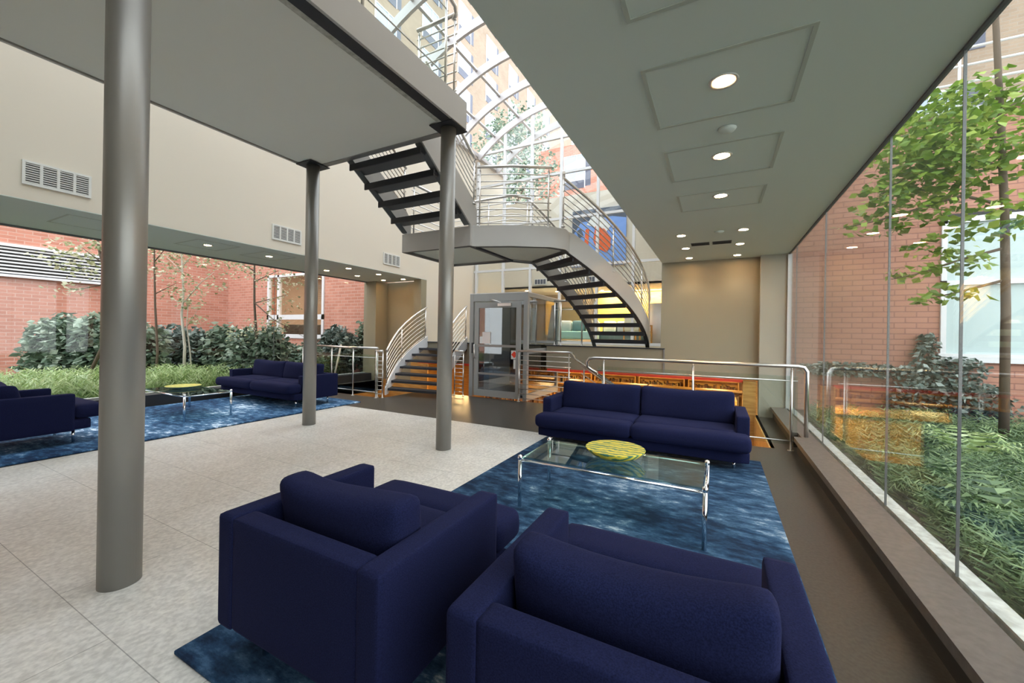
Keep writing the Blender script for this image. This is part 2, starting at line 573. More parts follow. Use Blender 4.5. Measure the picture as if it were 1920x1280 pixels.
# speckled granite slabs with joints
def granite():
    m = mat('speckled_granite', (0.5, 0.49, 0.47), 0.42)
    n, l, b = nodes(m)
    tc = n.new('ShaderNodeTexCoord')
    nz = n.new('ShaderNodeTexNoise'); nz.inputs['Scale'].default_value = 48; nz.inputs['Detail'].default_value = 5
    mp = n.new('ShaderNodeMapping'); mp.inputs['Scale'].default_value = (1, 0.8, 1)
    l.new(tc.outputs['Object'], mp.inputs[0]); l.new(mp.outputs[0], nz.inputs['Vector'])
    rp = n.new('ShaderNodeValToRGB')
    rp.color_ramp.elements[0].position = 0.36; rp.color_ramp.elements[0].color = (0.66, 0.64, 0.61, 1)
    rp.color_ramp.elements[1].position = 0.66; rp.color_ramp.elements[1].color = (0.88, 0.86, 0.825, 1)
    l.new(nz.outputs['Fac'], rp.inputs[0])
    n2 = n.new('ShaderNodeTexNoise'); n2.inputs['Scale'].default_value = 1.3; n2.inputs['Detail'].default_value = 3
    l.new(tc.outputs['Object'], n2.inputs['Vector'])
    r2 = n.new('ShaderNodeValToRGB')
    r2.color_ramp.elements[0].position = 0.3; r2.color_ramp.elements[0].color = (0.84, 0.82, 0.79, 1)
    r2.color_ramp.elements[1].position = 0.7; r2.color_ramp.elements[1].color = (1, 1, 1, 1)
    l.new(n2.outputs['Fac'], r2.inputs[0])
    mx = n.new('ShaderNodeMix'); mx.data_type = 'RGBA'; mx.blend_type = 'MULTIPLY'; mx.inputs[0].default_value = 1
    l.new(rp.outputs[0], mx.inputs[6]); l.new(r2.outputs[0], mx.inputs[7])
    # slab joints
    bt = n.new('ShaderNodeTexBrick')
    bt.inputs['Scale'].default_value = 1; bt.inputs['Brick Width'].default_value = 1.22; bt.inputs['Row Height'].default_value = 0.61
    bt.inputs['Mortar Size'].default_value = 0.0022; bt.inputs['Mortar Smooth'].default_value = 0.3
    bt.inputs['Color1'].default_value = (1, 1, 1, 1); bt.inputs['Color2'].default_value = (0.95, 0.95, 0.95, 1)
    bt.inputs['Mortar'].default_value = (0.35, 0.35, 0.35, 1)
    mp3 = n.new('ShaderNodeMapping'); mp3.inputs['Location'].default_value = (-0.09, 0.48, 0)
    mp3.inputs['Rotation'].default_value = (0, 0, 0)
    l.new(tc.outputs['Object'], mp3.inputs[0]); l.new(mp3.outputs[0], bt.inputs['Vector'])
    mx2 = n.new('ShaderNodeMix'); mx2.data_type = 'RGBA'; mx2.blend_type = 'MULTIPLY'; mx2.inputs[0].default_value = 0.8
    l.new(mx.outputs[2], mx2.inputs[6]); l.new(bt.outputs['Color'], mx2.inputs[7])
    l.new(mx2.outputs[2], b.inputs['Base Color'])
    return m
M['granite'] = granite()


def struct(name, mb, m, parent=None):
    o = mb.build(name, m, parent)
    if parent is None: o['kind'] = 'structure'
    return o


def sbox(name, a, b, m, parent=None):
    return struct(name, MB().box(a, b), m, parent)


# ------------------------------------------------------------------ key dimensions
XL, XR = -7.15, -1.0          # walls of the tall bay
GXL, GXR = -9.1, 1.08         # glass walls of the low side aisles
CZ = 2.84                     # aisle ceiling
YB, YE, YG = -2.3, 8.35, 11.04
RF = 1.13                     # raised floor
SP = 7.22                     # springing of the vault
DU, DT = 3.80, 4.12           # deck underside and top

# ------------------------------------------------------------------ floors
fl = MB()
fl.prism([(GXL, YB), (1.30, YB), (1.30, 5.93), (-2.46, 5.93), (-2.46, 7.36), (-6.22, 7.36), (-6.22, 6.12), (GXL, 6.12)], -0.30, 0.0)
fl.prism([(0.62, 5.93), (1.30, 5.93), (1.30, 8.35), (0.62, 8.35)], -0.30, 0.0)
fl.prism([(GXL, 6.12), (-8.66, 6.12), (-8.66, 8.5), (GXL, 8.5)], -0.30, 0.0)
struct('floor', fl, M['slate'])
gr = MB().box((-6.10, -2.2, 0.0), (-1.6, 5.10, 0.008))
o = gr.build('floor_granite', M['granite']); tag(o, kind='structure')
# raised floor behind the stairs, cut round the lift
rf = MB()
rf.prism([(XL, YE), (-4.94, YE), (-4.94, 9.26), (XL, 9.26)], 0.62, RF)
rf.prism([(-3.44, YE), (XR, YE), (XR, 9.26), (-3.44, 9.26)], 0.62, RF)
rf.prism([(XL, 9.26), (XR, 9.26), (XR, YG), (XL, YG)], 0.62, RF)
rf.prism([(XL - 3, YG), (4.0, YG), (4.0, 18.0), (XL - 3, 18.0)], 0.62, RF)
struct('floor_raised', rf, M['endpaint'])
rfc = MB()
rfc.prism([(XL, YE - 0.03), (-4.94, YE - 0.03), (-4.94, 8.6), (XL, 8.6)], RF, RF + 0.02)
rfc.prism([(-3.44, YE - 0.03), (XR + 0.08, YE - 0.03), (XR + 0.08, 8.6), (-3.44, 8.6)], RF, RF + 0.02)
struct('trim_1', rfc, M['dark_metal'])
struct('trim_2', MB().box((XL, YE - 0.045, 0.572), (-5.06, YE + 0.02, 0.622)).box((-3.40, YE - 0.045, 0.572), (0.42, YE + 0.02, 0.622)), M['red'])
struct('floor_lower', MB().box((-9.6, 5.0, -2.25), (1.4, 15.0, -2.05)), M['carpet'])
struct('floor_courtyard_right', MB().box((1.32, -6, -0.25), (14, 9.6, -0.02)), M['soil'])
struct('floor_courtyard_left', MB().box((-20, -10, -0.25), (GXL - 0.12, 8.9, -0.02)), M['soil'])

# ------------------------------------------------------------------ walls
struct('wall_left', MB().box((XL - 0.25, YB, CZ + 0.01), (XL, YG + 2.0, SP)).box((XL - 0.25, 8.62, RF), (XL, YG + 2.0, CZ + 0.01)), M['cream'])
struct('wall_right', MB().box((XR, YB, CZ + 0.01), (XR + 0.25, YG + 2.0, SP)).box((XR, YE + 0.12, RF), (XR + 0.25, YG + 2.0, CZ + 0.01)), M['cream'])
struct('wall_end_right', MB().box((XR, YE, 0.62), (0.66, YE + 0.12, CZ)), M['endpaint'])
struct('wall_end_pier', MB().box((0.66, 8.2, 0.0), (1.12, YE + 0.12, CZ)), M['pier'])
wel = MB().box((-8.72, 8.75, -2.05), (XL - 0.26, 8.87, CZ)).box((-9.2, 8.30, 0.0), (-8.72, 8.87, CZ)).box((XL - 0.26, 8.40, RF), (XL, 8.62, CZ))
struct('wall_end_left', wel, M['khaki'])
struct('wall_back', MB().box((GXL - 0.3, YB - 0.2, 0), (GXR + 0.3, YB, 9.0)), M['khaki'])  # unseen wall, brought close and darkened to cut light from behind
struct('ceiling_left', MB().box((GXL - 0.02, YB, CZ), (XL - 0.002, 8.62, CZ + 0.3)), M['ceiling'])
struct('ceiling_right', MB().box((XR + 0.002, YB, CZ), (GXR + 0.01, 8.47, CZ + 0.3)), M['ceiling'])
struct('trim_3', MB().box((GXR - 0.014, YB, CZ - 0.012), (GXR + 0.014, 8.47, CZ + 0.32)), M['vent_dark'])
struct('trim_4', MB().box((GXL - 0.06, YB, CZ - 0.022), (GXL + 0.02, 8.87, CZ + 0.31)), M['vent_dark'])

# walls of the opening down to the lower level
wo = MB()
wo.box((0.60, 5.95, -2.05), (0.66, YE, -0.0))
wo.box((-8.70, 6.14, -2.05), (-8.66, 8.75, -0.0))
wo.box((-6.24, 6.12, -2.05), (-6.18, 7.34, -0.02))
wo.box((-8.66, 8.70, -2.05), (-7.75, 8.745, 0.0)).box((-7.75, 8.70, -2.05), (-7.14, 8.745, 0.60))
struct('wall_opening', wo, M['wood'])
struct('wall_opening_near', MB().box((-2.46, 5.90, -2.05), (0.62, 5.945, -0.01)), M['wood'])
struct('wall_opening_far', MB().box((-6.18, 7.30, -2.05), (-2.48, 7.345, -0.01)), M['wood'])
struct('wall_opening_garden', MB().box((-8.66, 6.08, -2.05), (-6.24, 6.115, -0.01)), M['wood'])
ws = MB().box((0.42, 8.20, -2.05), (0.62, 8.40, 0.60)).box((0.66, 8.36, -2.05), (1.2, 8.46, 0.0))
struct('trim_5', ws, M['wood'])
struct('wall_lower_back', MB().box((-9.6, 14.0, -2.05), (2.0, 14.1, 0.60)).box((2.0, 9.92, -2.05), (2.1, 14.0, 0.60)).box((-9.7, 9.25, -2.05), (-9.6, 14.0, 0.60)), M['wood'])
struct('wall_lower_side', MB().box((2.0, 8.4, -2.05), (2.1, 9.92, -0.26)), M['wood'])

# window sills / low benches along the side glass
cb = MB().box((0.84, YB, 0.135), (GXR - 0.02, 5.86, 0.19)).box((0.84, 6.12, 0.135), (GXR - 0.02, 8.2, 0.19)).box((0.92, 5.86, 0.135), (GXR - 0.02, 6.12, 0.19))
struct('sill_right', cb, M['curb'])
struct('baseboard_right', MB().box((0.875, YB, 0.0), (GXR - 0.03, 5.84, 0.135)).box((0.875, 6.14, 0.0), (GXR - 0.03, 8.2, 0.135)).box((0.93, 5.84, 0.0), (GXR - 0.03, 6.14, 0.135)), M['plinth_shade'])
struct('trim_8', MB().box((GXR - 0.03, 8.15, 0.19), (GXR + 0.03, 8.205, CZ - 0.02)), M['steel_paint'])
struct('trim_6', MB().box((GXR + 0.005, YB, -0.05), (GXR + 0.09, 8.3, 0.20)), M['stone_strip'])
struct('sill_left', MB().box((GXL + 0.02, YB, 0.0), (-8.86, 8.3, 0.20)), M['dark_metal'])
struct('trim_7', MB().box((GXL - 0.10, YB, -0.05), (GXL - 0.005, 8.3, 0.21)), M['stone_strip'])

# ------------------------------------------------------------------ side glazing
def glazing(name, x, m, ys, z0, z1):
    w = MB()
    for a, b in zip(ys[:-1], ys[1:]):
        w.box((x - 0.006, a + 0.004, z0), (x + 0.006, b - 0.004, z1))
    o = struct(name, w, m)
    j = MB()
    for y in ys[1:-1]:
        j.box((x - 0.0065, y - 0.002, z0), (x + 0.0065, y + 0.002, z1))
    j.build('joint', M['vent_dark'], o)
    return o
glazing('window_1', GXR, M['glass_right'], [YB, -1.05, 0.9, 1.85, 2.79, 3.74, 5.64, 7.5, 8.2], 0.20, CZ)
glazing('window_2', GXL, M['glass'], [YB, 0.4, 3.0, 5.6, 8.30], 0.20, CZ)

# ------------------------------------------------------------------ barrel vault of glass
XC = (XL + XR) / 2
HC = (XR - XL) / 2
RV = 4.4
ZC = SP - math.sqrt(RV * RV - HC * HC)
AS = math.asin(HC / RV)
def arc(rad, n, a0=-AS, a1=AS):
    return [(XC + rad * math.sin(a0 + (a1 - a0) * i / n), ZC + rad * math.cos(a0 + (a1 - a0) * i / n)) for i in range(n + 1)]
VY0, VY1 = -2.3, 13.0
vault = empty('window_3', (XC, 4, SP)); vault['kind'] = 'structure'
off = Vector((XC, 4, SP))
ribs_y = [11.0 + 1.2 * k for k in range(-11, 2)]
for y in ribs_y:
    m = MB(off)
    A = arc(RV - 0.24, 24)
    B = arc(RV - 0.03, 24)
    for (a, b, c, d) in zip(A[:-1], A[1:], B[1:], B[:-1]):
        m.bm.faces.new([m.bm.verts.new(Vector((p[0], y + s, p[1])) - off) for p, s in ((a, -.035), (b, -.035), (c, -.035), (d, -.035))])
        m.bm.faces.new([m.bm.verts.new(Vector((p[0], y + s, p[1])) - off) for p, s in ((a, .035), (b, .035), (c, .035), (d, .035))])
        m.bm.faces.new([m.bm.verts.new(Vector((p[0], y + s, p[1])) - off) for p, s in ((a, -.035), (b, -.035), (b, .035), (a, .035))])
        m.bm.faces.new([m.bm.verts.new(Vector((p[0], y + s, p[1])) - off) for p, s in ((d, -.035), (c, -.035), (c, .035), (d, .035))])
    m.build('rib', M['rib'], vault)
for a in (-33.0, -20.5, -7.5, 7.5, 20.5, 33.0):
    a = R(a)
    px, pz = XC + (RV - 0.05) * math.sin(a), ZC + (RV - 0.05) * math.cos(a)
    m = MB(off)
    m.box((px - 0.03, VY0, pz - 0.045), (px + 0.03, VY1, pz + 0.045), rot=Matrix.Rotation(a, 3, 'Y'))
    m.build('purlin', M['rib'], vault)
m = MB(off)
A = arc(RV, 24)
for a, b in zip(A[:-1], A[1:]):
    m.quad([(a[0], VY0, a[1]), (b[0], VY0, b[1]), (b[0], VY1, b[1]), (a[0], VY1, a[1])], True)
m.build('pane', M['glass_roof'], vault)
for x in (XL, XR):
    s = 1 if x == XL else -1
    MB(off).box((x - 0.12, VY0, SP - 0.06), (x + 0.12, VY1, SP + 0.05)).build('gutter_beam', M['rib'], vault)

# end glazing with white mullions
eg = empty('window_4', (XC, YG, RF)); eg['kind'] = 'structure'
off = Vector((XC, YG, RF))
MX = [-7.07, -6.07, -5.12, -4.16, -3.05, -2.05, -1.06]
def vz(x, r=RV - 0.2):
    return ZC + math.sqrt(max(0, r * r - (x - XC) ** 2))
for x in MX:
    MB(off).box((x - 0.035, YG - 0.05, RF), (x + 0.035, YG + 0.05, vz(x))).build('mullion', M['white_frame'], eg)
for z in (RF + 0.04, 3.41, 4.82, 6.17, 7.24):
    MB(off).box((XL, YG - 0.04, z - 0.035), (XR, YG + 0.04, z + 0.035)).build('transom', M['white_frame'], eg)
g = MB(off)
xs = [XL + (XR - XL) * i / 24 for i in range(25)]
for a, b in zip(xs[:-1], xs[1:]):
    g.quad([(a, YG, RF), (b, YG, RF), (b, YG, vz(b)), (a, YG, vz(a))])
g.build('pane', M['glass_end'], eg)

# ------------------------------------------------------------------ deck and columns
deck = thing('mezzanine_deck', 'grey mezzanine walkway carried on three round columns', 'walkway', (-4.08, 0, DU))
off = Vector((-4.08, 0, DU))
MB(off).box((-5.42, YB + .01, DU + 0.012), (-2.80, 3.84, DU + 0.2)).build('soffit', M['deck_lit'], deck)
f = MB(off)
f.box((-2.72, YB + 0.01, DU), (-2.69, 3.92, DT))
f.box((-2.72, YB + 0.01, DT - 0.02), (-2.80, 3.92, DT))
f.build('fascia', M['steel_paint'], deck)
MB(off).box((-2.84, YB + 0.01, DU - 0.004), (-2.72, 3.92, DU + 0.01)).build('bottom_flange', M['dark_metal'], deck)  # dark strip also paints the recessed shadow gap beside the flange
MB(off).box((-2.90, YB + 0.01, DU - 0.002), (-2.84, 3.80, DU + 0.02)).build('soffit_trim', M['stone_strip'], deck)
MB(off).box((-5.47, YB + 0.01, DU), (-5.44, 3.92, DT)).build('side_fascia', M['steel_paint'], deck)
MB(off).box((-5.44, 3.84, DU + 0.0), (-2.80, 3.92, DT)).build('end_fascia', M['under_metal'], deck)
MB(off).box((-5.44, YB + 0.01, DT - 0.1), (-2.72, 3.84, DT)).build('deck_floor', M['slate'], deck)

def column(x, y, label):
    t = thing('steel_column', label, 'column', (x, y, 0), 0, 'round columns under the walkway')
    m = MB()
    m.lathe([(0.089, 0.008), (0.089, DU - 0.012)], seg=40)
    m.build('shaft', M['column'], t)
    MB().box((-0.16, -0.16, DU - 0.012), (0.16, 0.16, DU - 0.001)).build('cap_plate', M['dark_metal'], t)
    return t
column(-2.83, 0.93, 'large grey round column standing alone on the granite beside the near armchair')
column(-2.86, 3.80, 'grey round column standing on granite in front of the open stairs')
column(-5.30, 3.80, 'grey round column standing in front of the sofa on the pale blue rug')

# ------------------------------------------------------------------ railings
def offset_z(pts, dz):
    return [(p[0], p[1], p[2] + dz) for p in pts]

def interp(pts, s):
    """point at fraction s of a polyline by length"""
    V = [Vector(p) for p in pts]
    L = [0]
    for a, b in zip(V[:-1], V[1:]): L.append(L[-1] + (b - a).length)
    d = s * L[-1]
    for i in range(len(V) - 1):
        if d <= L[i + 1] + 1e-9:
            k = (d - L[i]) / max(1e-9, L[i + 1] - L[i])
            return V[i].lerp(V[i + 1], k)
    return V[-1]

def railing(label, base, h, posts, nb, b0=0.1, b1=None, glass=None, rodz=None, top_ext=0.0, name='railing', top=None, group=None, rb=0.0085, inset=None):
    p0 = Vector(base[0])
    t = thing(name, label, 'railing', tuple(p0), 0, group)
    off = p0
    tp = top if top is not None else offset_z(base, h)
    MB(off).tube(tp, 0.023, 12).build('handrail', M['stainless'], t)
    for s in posts:
        p = interp(base, s)
        m = MB(off)
        m.tube([p, p + Vector((0, 0, h - 0.05))], 0.014, 8)
        m.tube([p + Vector((0, 0, h - 0.06)), p + Vector((0, 0, h - 0.01))], 0.008, 8)
        m.lathe([(0.0, h - 0.075), (0.018, h - 0.065), (0.0, h - 0.045)], c=p, seg=8)
        m.lathe([(0.035, 0.0), (0.035, 0.012)], c=p, seg=12)
        m.build('post', M['stainless'], t)
    if b1 is None: b1 = h - 0.12
    for i in range(nb):
        z = b0 + (b1 - b0) * i / max(1, nb - 1)
        MB(off).tube(offset_z(base, z), rb, 6).build('bar', M['stainless'], t)
    if rodz:
        for z in rodz:
            MB(off).tube(offset_z(base, z), 0.008, 6).build('rod', M['stainless'], t)
    if glass:
        z0, z1 = glass
        m = MB(off)
        n = len(base)
        m.strip([(p[0], p[1]) for p in base], [p[2] + z0 for p in base], [p[2] + z1 for p in base], 0.01)
        m.build('glass_panel', M['glass_rail'], t)
    return t

# deck railings
dz = DT
railing('stainless and glass railing along the walkway edge above the granite', [(-2.76, YB + 0.2, dz), (-2.76, 3.62, dz)], 1.07, [0.03, 0.27, 0.52, 0.79, 0.995], 0,
        glass=(0.03, 0.95), rodz=(0.16, 0.9), top=[(-2.76, YB + .2, dz + 1.07), (-2.76, 3.66, dz + 1.07), (-2.76, 3.75, dz + 1.05), (-2.78, 3.80, dz + 1.0), (-2.82, 3.80, dz + .94)])
railing('short barred railing closing the walkway end beside the column head', [(-2.76, 3.80, dz), (-3.36, 3.80, dz)], 1.0, [0.05, 0.95], 8)
railing('walkway railing on the side facing the cream wall', [(-5.40, YB + 0.2, dz), (-5.40, 3.80, dz), (-4.74, 3.80, dz)], 1.07, [0.1, 0.3, 0.5, 0.7, 0.88, 0.995], 0, glass=(0.05, 0.93), rodz=(0.2, 0.86))

# ------------------------------------------------------------------ stairs
LZ = 3.02
# upper flight, deck to landing
s1 = thing('upper_stair', 'straight grey stair flight hanging from walkway down to landing', 'stairs', (-4.05, 4.4, 3.4))
off = Vector((-4.05, 4.4, 3.4))
for x in (-4.71, -3.38):
    m = MB(off)
    P = [(3.92, 3.80), (3.92, 4.12), (4.02, 4.20), (5.10, 3.43), (5.22, 3.30), (5.22, LZ - 0.30) if x > -4 else (5.22, 3.04), (5.05, LZ - 0.30) if x > -4 else (5.05, 3.04), (5.05, 3.04)]
    if x < -4: P = P[:6] + [P[7]]
    v1 = [m.bm.verts.new(Vector((x - 0.02, y, z)) - off) for y, z in P]
    v2 = [m.bm.verts.new(Vector((x + 0.02, y, z)) - off) for y, z in P]
    m.bm.faces.new(v1); m.bm.faces.new(v2[::-1])
    for i in range(len(P)):
        m.bm.faces.new([v1[i], v1[(i + 1) % len(P)], v2[(i + 1) % len(P)], v2[i]])
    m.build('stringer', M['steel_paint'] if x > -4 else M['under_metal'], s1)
for k in range(1, 6):
    z = LZ + 0.183 * k
    y = 5.02 - 0.273 * k
    tr_ = MB(off).box((-4.69, y, z - 0.045), (-3.40, y + 0.29, z)).box((-4.69, y, z - 0.085), (-3.40, y + 0.02, z - 0.04)).build('tread', M['dark_metal'], s1)
    MB(off).box((-4.66, y + 0.025, z - 0.055), (-3.43, y + 0.28, z - 0.046)).build('tread_pan', M['pan'], tr_)

for x, w in ((-4.71, 0.09), (-3.38, -0.10)):
    m = MB(off)
    xa, xb = sorted((x, x + w))
    ye = 5.05
    m.bm.faces.new([m.bm.verts.new(Vector(p) - off) for p in ((xa, 3.92, 3.795), (xb, 3.92, 3.795), (xb, ye, 3.035), (xa, ye, 3.035))])
    m.bm.faces.new([m.bm.verts.new(Vector(p) - off) for p in ((xa, 3.92, 3.807), (xb, 3.92, 3.807), (xb, ye, 3.047), (xa, ye, 3.047))])
    m.build('bottom_flange', M['flange'], s1)

# landing
lpoly = [(-4.73, 5.07), (-3.40, 5.07), (-3.34, 5.15), (-2.80, 5.36), (-2.30, 5.66), (-2.15, 5.90), (-2.17, 6.14), (-3.14, 6.87), (-3.42, 6.52), (-4.73, 6.52)]
ld = thing('stair_landing', 'grey steel mid-air stair landing between two flights', 'stair landing', (-3.4, 5.9, LZ - 0.3))
off = Vector((-3.4, 5.9, LZ - 0.3))
MB(off).prism(lpoly, LZ - 0.02, LZ).build('landing_floor', M['slate'], ld)
MB(off).prism([(-4.66, 5.14), (-3.46, 5.14), (-3.46, 6.44), (-4.66, 6.44)], LZ - 0.27, LZ - 0.25).build('soffit_panel', M['ceiling'], ld)
MB(off).prism([(-3.37, 5.22), (-2.85, 5.44), (-2.38, 5.72), (-2.26, 6.10), (-3.12, 6.74), (-3.37, 6.44)], LZ - 0.27, LZ - 0.25).build('soffit_panel', M['ceiling'], ld)
m = MB(off)
edge = lpoly[6:] + [lpoly[0], lpoly[1]]
for a, b in zip(edge[:-1], edge[1:]):
    m.strip([a, b], [LZ - 0.30] * 2, [LZ] * 2, 0.03)
m.strip(lpoly[1:7], [LZ - 0.30] * 6, [LZ + 0.02] * 6, 0.03)
m.build('fascia', M['steel_paint'], ld)
m = MB(off)
for a, b in zip(lpoly, lpoly[1:] + [lpoly[0]]):
    c_ = Vector((-3.3, 5.9))
    ia, ib = [Vector(p) + (c_ - Vector(p)).normalized() * 0.085 for p in (a, b)]
    for z in (LZ - 0.302, LZ - 0.292):
        m.quad([(a[0], a[1], z), (b[0], b[1], z), (ib.x, ib.y, z), (ia.x, ia.y, z)])
m.build('bottom_flange', M['flange'], ld)
MB(off).strip([(-3.41, 5.10), (-3.41, 6.52)], [LZ - 0.30] * 2, [LZ - 0.03] * 2, 0.06).build('cross_beam', M['dark_metal'], ld)

# lower curved flight, landing to raised floor
SC = Vector((-5.489, 8.681))
SR, SW = 3.565, 1.18
def s2pt(k, r):
    h = R(100 - 4.8 * k)
    return Vector((SC.x + r * math.sin(h), SC.y - r * math.cos(h)))
rise = (LZ - RF) / 11
s2 = thing('curved_stair', 'curved grey open-riser stair from landing to raised floor', 'stairs', (-2.0, 9.0, RF))
off = Vector((-2.0, 9.0, RF))
KS = [0.0 + 0.4 * i for i in range(26)]
for sgn, nm in ((-1, 'inner'), (1, 'outer')):
    r = SR + sgn * (SW / 2 + 0.02)
    path, lo, hi = [], [], []
    for k in KS:
        z = RF + rise * (k + 0.5)
        path.append(tuple(s2pt(k, r)))
        lo.append(max(RF + 0.005, z - 0.20))
        hi.append(min(z + 0.17, LZ + 0.04))
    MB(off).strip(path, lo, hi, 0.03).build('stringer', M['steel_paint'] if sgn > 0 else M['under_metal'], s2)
for sgn in (-1, 1):
    m = MB(off)
    r0_, r1_ = SR + sgn * (SW / 2 - 0.05), SR + sgn * (SW / 2 + 0.03)
    for dz_ in (-0.206, -0.196):
        ps = [(s2pt(k, r0_), s2pt(k, r1_), max(RF + 0.004, RF + rise * (k + 0.5) + dz_)) for k in KS]
        for (a, b, z), (c, d, z2) in zip(ps[:-1], ps[1:]):
            m.quad([(a.x, a.y, z), (b.x, b.y, z), (d.x, d.y, z2), (c.x, c.y, z2)])
    m.build('bottom_flange', M['flange'], s2)
for k in range(1, 11):
    z = RF + rise * k
    a, b = s2pt(k - 0.5, SR - SW / 2), s2pt(k - 0.5, SR + SW / 2)
    c, d = s2pt(k + 0.62, SR + SW / 2), s2pt(k + 0.62, SR - SW / 2)
    m = MB(off).prism([tuple(a), tuple(b), tuple(c), tuple(d)], z - 0.045, z)
    e, f2 = s2pt(k + 0.54, SR + SW / 2), s2pt(k + 0.54, SR - SW / 2)
    m.prism([tuple(f2), tuple(e), tuple(c), tuple(d)], z - 0.085, z - 0.045)
    m.build('tread', M['dark_metal'], s2)

# rails of the flights and landing
railing('barred stair railing beside the column, sloping down to the landing', [(-3.38, 4.0, 4.16), (-3.38, 5.08, 3.42), (-3.35, 5.16, 3.34)], 0.72, [0.03, 0.97], 7, b0=0.06)
railing('barred stair railing on the wall side of the upper flight', [(-4.71, 4.0, 4.16), (-4.71, 5.10, 3.42)], 0.72, [0.03, 0.97], 7, b0=0.06)
railing('level barred railing along the front of the stair landing', [(-3.33, 5.17, LZ), (-2.80, 5.38, LZ), (-2.30, 5.68, LZ)], 0.93, [0.04, 0.96], 8, b0=0.06)
railing('barred railing round the rear of the stair landing', [(-4.71, 5.25, LZ), (-4.71, 6.50, LZ), (-3.42, 6.50, LZ), (-3.18, 6.80, LZ)], 0.93, [0.02, 0.4, 0.7, 0.98], 8, b0=0.06)
for sgn in (1, -1):
    pts = []
    r = SR + sgn * (SW / 2 + 0.02)
    for k in [0.2 + 0.4 * i for i in range(26)]:
        p = s2pt(k, r)
        pts.append((p.x, p.y, RF + rise * (k + 0.5) + 0.1))
    pts = pts[::-1]
    if sgn > 0: pts = [(-2.17, 5.86, LZ + 0.06)] + pts
    railing('barred railing curving down the outer side of the curved stair' if sgn > 0 else 'barred railing on the inner curve of the curved stair', pts, 0.84, [0.01, 0.36, 0.68, 0.985], 8, b0=0.04, b1=0.76)

# small stair at the back, main floor to raised floor
s3 = thing('small_stair', 'small dark stair climbing from slate floor to raised floor', 'stairs', (-5.9, 7.3, 0))
off = Vector((-5.9, 7.3, 0))
LC = [(-6.42, 6.42), (-6.62, 6.78), (-6.78, 7.14), (-6.87, 7.52), (-6.90, 7.92), (-6.86, 8.34)]
RC = [(-5.06, 6.62), (-5.25, 6.92), (-5.40, 7.25), (-5.50, 7.60), (-5.56, 7.95), (-5.60, 8.34)]
def c3(C, s):
    s *= len(C) - 1
    i = min(int(s), len(C) - 2)
    f = s - i
    a, b = C[i], C[i + 1]
    return (a[0] + (b[0] - a[0]) * f, a[1] + (b[1] - a[1]) * f)
for C in (LC, RC):
    ss = [i / 12 for i in range(13)]
    path = [c3(C, s) for s in ss]
    MB(off).strip(path, [max(0.008, RF * s - 0.12) for s in ss], [RF * s + 0.17 for s in ss], 0.03).build('stringer', M['white_frame'], s3)
for k in range(1, 8):
    s0, s1_ = (k - 0.55) / 7.6, (k + 0.6) / 7.6
    z = RF * k / 8
    MB(off).prism([c3(LC, s0), c3(RC, s0), c3(RC, s1_), c3(LC, s1_)], z - 0.05, z).build('tread', M['dark_metal'], s3)
for C, lab in ((LC, 'bright curved railing on the wall side of the small stair'), (RC, 'bright railing on the lift side of the small stair')):
    ss = [0.02 + 0.96 * i / 12 for i in range(13)]
    base = [(*c3(C, s), RF * s + 0.15) for s in ss]
    railing(lab, base, 0.80, [0.02, 0.5, 0.98], 7, b0=0.06, b1=0.68)

# stair going down behind the sofa
s4 = thing('basement_stair', 'dark stair going down behind the sofa to the library', 'stairs', (-1.6, 6.65, -0.6))
off = Vector((-1.6, 6.65, -0.6))
for k in range(1, 11):
    z = -0.175 * k
    x = -2.46 + 0.28 * (k - 1)
    MB(off).box((x, 5.98, z - 0.05), (x + 0.30, 7.30, z)).build('tread', M['dark_metal'], s4)
for y in (5.97, 7.31):
    m = MB(off)
    P = [(-2.44, -0.02), (-2.44, -0.35), (0.30, -2.03), (0.42, -2.03), (0.42, -1.78)]
    v1 = [m.bm.verts.new(Vector((x, y - 0.012, z)) - off) for x, z in P]
    v2 = [m.bm.verts.new(Vector((x, y + 0.012, z)) - off) for x, z in P]
    m.bm.faces.new(v1); m.bm.faces.new(v2[::-1])
    for i in range(len(P)):
        m.bm.faces.new([v1[i], v1[(i + 1) % 5], v2[(i + 1) % 5], v2[i]])
    m.build('stringer', M['steel_paint'], s4)

# guard rails of the opening
H = 1.04
railing('barred railing between the lift and the stair going down', [(-3.62, 7.30, 0), (-2.50, 7.30, 0)], H, [0.01, 0.97], 10, b0=0.07, b1=0.95,
        top=[(-3.64, 7.30, H), (-2.56, 7.30, H), (-2.48, 7.30, H - .01), (-2.44, 7.30, H - 0.06), (-2.42, 7.30, H - .11), (-2.32, 7.30, 0.87), (-0.4, 7.30, -0.32)])
t = railing('barred railing sloping down the stair beyond the sofa', [(-2.30, 7.33, -0.04), (-0.40, 7.33, -1.22)], 0.86, [0.03, 0.5, 0.97], 5, b0=0.1, b1=0.7)
t = railing('long glass guard railing behind the navy sofa', [(-1.60, 5.90, 0), (0.88, 5.90, 0)], H, [0.04, 0.53, 0.975], 0, glass=(0.08, 0.92), rodz=(0.12, 0.86),
        top=[(-1.62, 5.99, 0.80), (-1.70, 5.97, 0.85), (-1.76, 5.92, 0.90), (-1.76, 5.90, H - 0.06), (-1.72, 5.90, H - 0.01), (-1.64, 5.90, H), (0.88, 5.90, H), (0.94, 5.90, H - 0.01), (0.97, 5.90, H - 0.06), (0.97, 5.90, 0.185)])
railing('handrail descending from the glass guard behind the sofa', [(-1.62, 6.03, -0.10), (-0.20, 6.03, -0.98)], 0.88, [0.05, 0.5, 0.95], 2, b0=0.3, b1=0.6)
